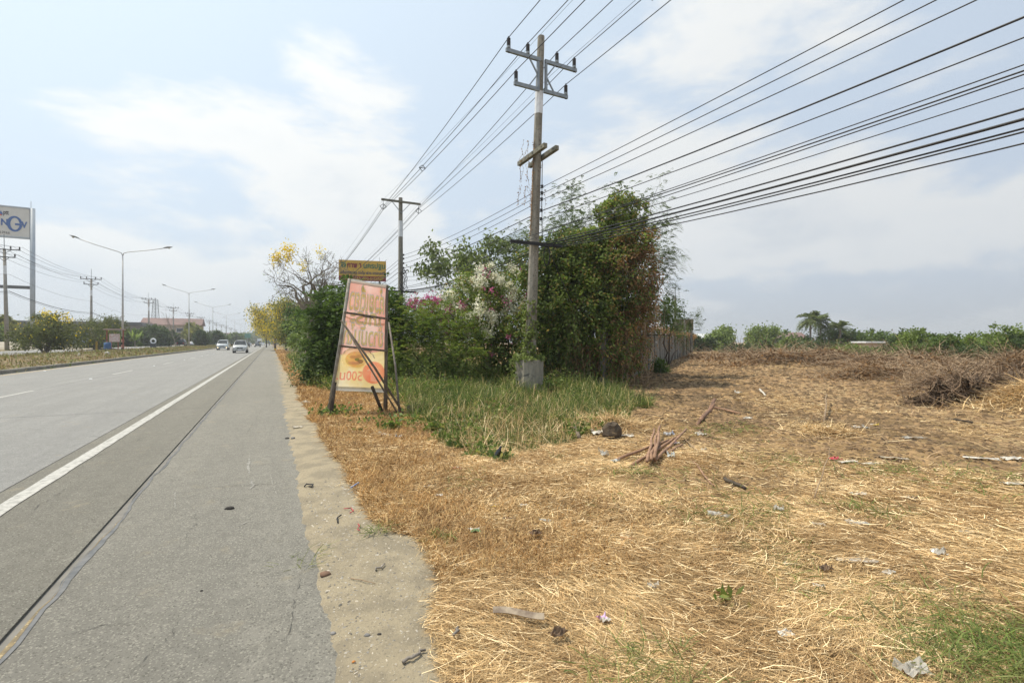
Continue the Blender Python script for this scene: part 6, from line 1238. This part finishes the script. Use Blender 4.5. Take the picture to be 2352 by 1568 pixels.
LIT = [('paper_scrap', 'white and green folded leaflet on the straw', (1090, 1224), .12, .10, Lw, .2, Lg), ('snack_packet', 'crumpled lilac snack packet in the near straw', (1387, 1432), .085, .085, Lp_, .3, Lw), ('snack_packet', 'white packet with dark red edge lying on straw', (1439, 1241), .13, .09, Lw, .15, Lr_), ('snack_packet', 'yellow and white torn packet left of the white cup lid', (1134, 1168), .12, .08, Lw, .2, Ly),
 ('paper_scrap', 'white scrap right of the yellow packet', (1203, 1166), .1, .07, Lw, .25, None), ('paper_scrap', 'small white wrapper in the left straw', (1009, 1143), .09, .07, Lw, .3, None), ('paper_scrap', 'tiny white scrap above the small wrapper', (979, 1121), .09, .05, Lw, .2, None), ('plastic_bag', 'flat torn white bag at the grass edge', (881, 999), .5, .2, Lpale, .12, Lw), ('snack_packet', 'blue and white wrapper beside the torn white bag', (914, 1006), .16, .14, Lw, .3, Lb),
 ('paper_scrap', 'white litter behind the left sign leg', (702, 925), .28, .16, Lw, .3, None), ('paper_scrap', 'pale litter under the banner sign', (834, 931), .3, .14, Lpale, .3, Lw), ('paper_scrap', 'pale scrap on the sandy edge by the shoulder', (684, 982), .25, .1, Lpale, .2, Lw), ('foil_scrap', 'silver blue foil strip in the straw', (1251, 1201), .14, .06, Lcy, .3, None), ('cardboard_scrap', 'flattened brown cardboard near the leaflet', (1170, 1195), .16, .06, Lbr, .2, None),
 ('plastic_bag', 'clear plastic bag on straw left of the white ball', (1651, 1189), .24, .13, Lc, .25, None), ('paper_ball', 'crumpled white paper ball on the straw', (1788, 1177), .1, .09, Lw, .55, None), ('plastic_bag', 'clear flattened bottle shaped bag in near straw', (1502, 1354), .1, .07, Lc, .3, None), ('newspaper_strip', 'long torn pale paper strip in the right straw', (1965, 1293), .36, .1, Lpale, .15, Lw), ('plastic_cup', 'clear crushed cup at the right', (2159, 1278), .11, .09, Lc, .5, None),
 ('paper_scrap', 'white paper scrap below the long pale strip', (2040, 1321), .11, .07, Lw, .2, None), ('paper_scrap', 'folded white scrap in the right straw', (1882, 1353), .09, .05, Lw, .25, None), ('rag', 'white rag in the near right straw', (1805, 1465), .11, .07, Lw, .3, None), ('plastic_bag', 'large clear plastic bag at the bottom right', (2097, 1550), .2, .12, Lc, .4, None), ('plastic_scrap', 'bluish clear plastic scrap in right straw', (1807, 1302), .07, .06, Lcy, .3, None),
 ('snack_packet', 'black and white packet on the right dirt', (2088, 1148), .17, .08, Lw, .2, M('litter_black', (.03, .03, .03))), ('plastic_scrap', 'clear wrapper right of centre straw', (1970, 1207), .22, .1, Lc, .2, None), ('plastic_scrap', 'small clear wrapper left of the larger one', (1880, 1209), .13, .07, Lc, .2, None), ('paper_scrap', 'pale strip near the right frame edge straw', (2228, 1227), .2, .05, Lpale, .15, None), ('paper_scrap', 'pale leaf like scrap in centre straw', (1645, 1270), .07, .05, Lpale, .3, None),
 ('foam_block', 'white foam block on the dirt', (1975, 984), .42, .16, Lw, .3, None), ('foam_piece', 'small white foam piece left of the block', (1897, 982), .22, .1, Lw, .3, None), ('foam_piece', 'white foam piece right of the block', (2007, 978), .22, .12, Lw, .3, Ly), ('rag', 'greyish long rag on the right dirt', (2098, 1007), .5, .16, Lpale, .15, Lw), ('plastic_scrap', 'bright red scrap on the dirt', (1918, 1058), .18, .12, Lr_, .25, None), ('paper_sheet', 'pale flat sheets beside the red scrap', (1946, 1063), .4, .14, Lpale, .12, Lw),
 ('paper_sheet', 'crumpled pale sheet right of the red scrap', (1996, 1069), .36, .12, Lw, .15, Lpale), ('plastic_scrap', 'white scrap right on the far dirt', (2254, 1056), .5, .12, Lw, .12, None), ('plastic_scrap', 'white torn plastic at the right frame edge', (2326, 1057), .42, .16, Lw, .2, None), ('paper_sheet', 'pale scrap above the crumpled sheet', (2054, 1055), .45, .1, Lpale, .15, None), ('paper_scrap', 'white crumpled strip in mid right straw', (1972, 1140), .24, .09, Lw, .25, None), ('paper_sheet', 'pale plastic at the right edge straw', (2331, 1115), .35, .12, Lpale, .2, Lw),
 ('plastic_bag', 'grey plastic tangle beside the dark stump', (1377, 997), .4, .22, Lpale, .35, Lw), ('plastic_cup', 'clear plastic cup left of the stick pile', (1387, 1049), .15, .15, Lc, .6, None), ('plastic_scrap', 'pale blue plastic at the left end of sticks', (1412, 1063), .15, .1, Lcy, .4, None), ('plastic_bottle', 'clear bottle with blue label behind the sticks', (1536, 1001), .22, .18, Lc, .5, Lb), ('plastic_scrap', 'lilac plastic scrap behind the stick pile', (1549, 1021), .2, .1, Lp_, .3, Lw), ('plastic_cup', 'clear cup under the right end of sticks', (1541, 1053), .13, .12, Lcy, .5, None),
 ('foam_block', 'white block on dirt behind the root', (1717, 962), .3, .14, Lw, .35, None), ('foam_piece', 'white piece far on the cleared dirt', (1696, 904), .28, .2, Lw, .5, None), ('paper_scrap', 'small white scrap right of the sticks', (1616, 1037), .12, .08, Lw, .4, None), ('snack_packet', 'red and white wrapper at the grass tip', (1050, 1079), .13, .07, Lw, .25, Lr_), ('paper_scrap', 'white scrap at the lower grass edge', (1072, 1026), .16, .1, Lw, .35, None), ('rag', 'grey white rag right of the dark stump', (1440, 1003), .3, .14, Lpale, .35, Lw), ('plastic_scrap', 'greyish scraps at dirt right of the bottle', (1610, 1000), .25, .14, Lpale, .35, Lw)]
for i, (nm, lab, v, w_, h_, mt, bu, mt2) in enumerate(LIT): crumple(nm, lab, v, w_*.7, h_*.7, mt, 'litter', grn.uniform(-.5, .5), bu*.6, .022 if v[1] > 1030 else .015, mt2)
def stick(label, v0, v1, r_, mt=oldwood, name='stick', z0=.05, z1=.05, bend=.02, cat='stick', group=None):
    a, c_ = GG(*v0), GG(*v1); a.z += z0; c_.z += z1; g = np.random.default_rng(int(v0[0]*3+v1[1])); k = 5; path = [a.lerp(c_, i/k)+Vector((g.normal(0, bend), g.normal(0, bend), abs(g.normal(0, bend*.4))))*(0 < i < k) for i in range(k+1)]
    b = MB(); b.tube(path, [r_*(1.05-.3*i/k) for i in range(k+1)], 7); return tag(b.build(name, mt, None, True), label, cat, group)
cut = M('cut_stick', (.36, .22, .14), (.22, .13, .085), 6, .85, bump=.3)
SP = [((1413, 1062), (1535, 1026), .02, .03, .1, 'longest stick at the bottom of the pile pointing left'), ((1452, 1075), (1515, 1036), .02, .04, .08, 'lower left short stick of the pile'), ((1486, 1078), (1503, 1003), .021, .1, .13, 'leftmost of the upright sticks on the pile'), ((1496, 1076), (1511, 1012), .02, .11, .13, 'middle upright stick on the pile'), ((1503, 1074), (1516, 997), .022, .12, .14, 'right upright stick on the pile'),
      ((1505, 1072), (1577, 1004), .02, .08, .13, 'dark stick slanting to the right on the pile'), ((1490, 1058), (1562, 1014), .022, .07, .09, 'thick stick under the slanting dark one'), ((1530, 1048), (1568, 1030), .018, .05, .06, 'short stick at the right end of pile')]
for v0, v1, r_, z0, z1, lab in SP: stick(lab, v0, v1, r_, cut, 'cut_stick', z0, z1, .012, 'stick', 'pile of cut sticks')
for lab, v0, v1, r_, mt, z0, z1 in [('pale short log left of the dark stump', (1320, 990), (1330, 1012), .04, oldwood, .06, .05), ('long dry stalk leading down right from the sticks', (1563, 1030), (1638, 1122), .011, cut, .05, .03), ('straight pale stalk right of the long dry stalk', (1575, 1018), (1650, 1085), .01, drytwig, .05, .04), ('dark branch on bare dirt right of the stalks', (1665, 1105), (1712, 1128), .02, darkbark, .03, .03), ('brown branch on dirt beside the upright root', (1640, 940), (1700, 955), .025, cut, .05, .05),
        ('thin grey stick on the sand near straw', (864, 1312), (884, 1298), .006, greybark, .01, .012), ('grey stick on sand near the bottom edge', (925, 1526), (978, 1498), .008, greybark, .012, .014), ('thin brown twig on the sand', (805, 1330), (862, 1342), .003, drytwig, .008, .008), ('short dark stick in the near straw', (1040, 1482), (1052, 1462), .008, greybark, .05, .05), ('slanting pale stalk standing in right dirt', (1893, 972), (1899, 930), .018, drytwig, .02, .25), ('thin branch over the brush at the ditch', (2110, 925), (2230, 885), .03, drytwig, .15, .55),
        ('long pale branch below the straw mound', (2250, 948), (2352, 962), .035, drytwig, .1, .06), ('dark branch at the foot of straw mound', (2190, 968), (2235, 975), .02, darkbark, .04, .04), ('reddish dry stem on the right dirt', (1870, 1150), (1905, 1090), .006, drytwig, .03, .3), ('fallen pole across the brush in the field', (2090, 895), (2170, 870), .03, drytwig, .1, .5), ('dry stem leaning at the vine mound foot', (1330, 905), (1345, 872), .02, drytwig, .03, .5), ('long diagonal dead branch leaning on vine mound', (1355, 888), (1475, 868), .025, drytwig, .05, 1.4), ('white plastic pole left of dirt centre', (1745, 900), (1758, 912), .03, Lw, .08, .05)]: stick(lab, v0, v1, r_, mt, 'branch' if r_ > .012 else 'twig', z0, z1, .01)
# twisted root sticking up
b = MB(); q = [GG(1598, 983), GG(1612, 968), GG(1630, 957), GG(1641, 950)]; zs = (.02, .06, .13, .3); b.tube([Vector((v.x, v.y, v.z+z)) for v, z in zip(q, zs)], [.02, .035, .04, .03], 7); v = q[2]; b.tube([Vector((v.x, v.y, v.z+.09)), Vector((v.x+.12, v.y+.05, v.z+.26))], [.03, .02], 6); tag(b.build('tree_root', M('root', (.26, .15, .1), (.16, .1, .07), 8, .9), None, True), 'twisted reddish root sticking up from the dirt', 'root')
# stump
p = GG(1405, 1003); b = MB(); g = np.random.default_rng(5); vs_ = []
for i, (r_, z) in enumerate(((.12, -.03), (.15, .05), (.14, .13), (.1, .2), (.04, .22))):
    for k in range(9): a = 6.2832*k/9; rr = r_*g.uniform(.8, 1.2); vs_.append((p.x+rr*math.cos(a), p.y+rr*math.sin(a), p.z+z*g.uniform(.9, 1.1)))
b.add(vs_, [(i*9+k, i*9+(k+1) % 9, (i+1)*9+(k+1) % 9, (i+1)*9+k) for i in range(4) for k in range(9)]+[tuple(36+k for k in range(9))]); tag(b.build('stump', M('stump', (.06, .045, .032), (.1, .075, .05), 9, .95, bump=.8)), 'dark earthy stump left of the stick pile', 'stump')
# bark strip, stones, straps, fallen leaves
a, c_ = GG(1132, 1428), GG(1250, 1442); b = MB(); k = 8; vs_ = []
for i in range(k+1):
    q = a.lerp(c_, i/k); o_ = .012*math.sin(i*.7); vs_ += [(q.x, q.y-.016+o_, q.z+.06), (q.x, q.y+.018+o_, q.z+.075)]
b.add(vs_, [(2*i, 2*i+2, 2*i+3, 2*i+1) for i in range(k)]); o = tag(b.build('bark_strip', M('strip_grey', (.33, .27, .2), (.16, .12, .09), 12, .9)), 'long grey brown bark strip in the near straw', 'bark'); o.modifiers.new('t', 'SOLIDIFY').thickness = .004
def stone(label, v, r_, mt, name='stone', cat='stone'):
    p = GG(*v); g = np.random.default_rng(int(v[0]+v[1])); b = MB(); vs_ = []
    for i, (q, z) in enumerate(((.8, -.25), (1., .1), (.75, .5), (.25, .68))):
        for k in range(7): a = .8976*k; rr = r_*q*g.uniform(.75, 1.2); vs_.append((p.x+1.25*rr*math.cos(a), p.y+rr*math.sin(a), p.z+r_*z))
    b.add(vs_, [(i*7+k, i*7+(k+1) % 7, (i+1)*7+(k+1) % 7, (i+1)*7+k) for i in range(3) for k in range(7)]+[tuple(21+k for k in range(7))]); return tag(b.build(name, mt, None, True), label, cat)
blk = M('black_lump', (.03, .028, .026), (.05, .045, .04), 20, .9); brn = M('brick_bit', (.2, .12, .08), (.14, .09, .06), 20, .9); gry = M('grey_stone', (.16, .155, .15), (.24, .23, .22), 20, .9)
for lab, v, r_, mt in [('black lump alone on the middle of the shoulder', (528, 1168), .032, blk), ('black stone at the shoulder edge, left of two', (660, 1007), .03, blk), ('dark stone at the sandy edge, right of two', (673, 1006), .03, gry), ('reddish brick fragment on the sand', (746, 1319), .03, brn), ('grey pebble on sand near the bottom', (843, 1458), .013, gry), ('dark pebble right of the grey pebble', (872, 1456), .010, blk), ('small pale pebble on the sand edge', (765, 1454), .012, gry), ('tiny orange pebble near the bottom edge', (812, 1519), .008, M('orange_bit', (.5, .2, .05))), ('dark pebble on the lower shoulder', (463, 1356), .008, blk)]: stone(lab, v, r_, mt)
def strap(label, vs2, r_, mt, name):
    b = MB(); b.tube([GG(*v)+UP*(.01+.01*(i % 2)) for i, v in enumerate(vs2)], r_, 6); tag(b.build(name, mt, None, True), label, 'litter')
strap('curled black rubber strap on the sandy edge', [(699, 1119), (704, 1115), (712, 1114), (719, 1116), (716, 1120), (708, 1121)], .007, blackrub, 'rubber_strap'); strap('hooked black wire on the sand', [(776, 1202), (774, 1196), (776, 1190), (784, 1187)], .006, blackrub, 'wire_scrap'); strap('red plastic string at the straw edge', [(822, 1205), (826, 1212), (821, 1218), (826, 1223)], .004, Lr_, 'string_scrap'); strap('red and dark tangled string by the straw', [(790, 1170), (800, 1172), (806, 1168), (812, 1178), (803, 1180)], .004, Lr_, 'string_scrap')
b = MB(); a, c_ = GG(806, 1126), GG(824, 1119); b.tube([a+UP*.03, c_+UP*.05], .008, 8); tag(b.build('drinking_straw', Lb), 'blue drinking straw on the left straw', 'litter')
p = GG(1138, 1056); b = MB(); b.lathe((p.x, p.y, p.z+.02), [(.03, 0), (.034, .02), (.034, .1), (.02, .13), (.013, .15), (.013, .17)], 10, Matrix.Rotation(R(25), 3, 'Y')); tag(b.build('glass_bottle', M('black_bottle', (.012, .013, .015), None, 5, .12, spec=.7), None, True), 'small black bottle standing in the dry grass', 'bottle')
g = np.random.default_rng(77); c_ = np.array(GG(1671, 1390)); p_ = c_+np.concatenate([g.normal(0, .035, (14, 2)), g.uniform(.03, .08, (14, 1))], 1); o = leaf_obj('fallen_leaves', [loose(g, p_, .06, .04, -.2)], LEAF('fallen_green', (.12, .17, .04), (.2, .17, .05), 9, .3, .3), None); tag(o, 'cluster of fallen green leaves in the straw', 'leaves', kind='stuff')
for k, (v, lab) in enumerate(((( 1282, 1478), 'curled brown bark piece right of the bark strip'), ((1897, 1324), 'curled dark brown leaf in right straw'), ((1230, 1240), 'brown dry leaf left of the packet'))): crumple('dry_leaf', lab, v, .09, .045, Lbr, 'leaf', .4, .35, .05)
# ---------------------------------------------------------------- haze
b = MB(); b.box((-30, 420, 14.0), (1700, 1500, 31.5)); m, n, l = newmat('haze_air'); n.remove(n['Principled BSDF']); pv = n.new('ShaderNodeVolumePrincipled'); pv.inputs['Color'].default_value = (.86, .9, .95, 1); pv.inputs['Density'].default_value = .0007; pv.inputs['Anisotropy'].default_value = .3; l.new(pv.outputs[0], n['Material Output'].inputs['Volume'])
tag(b.build('haze', m), 'pale heat haze over the road and fields', 'haze', kind='stuff')
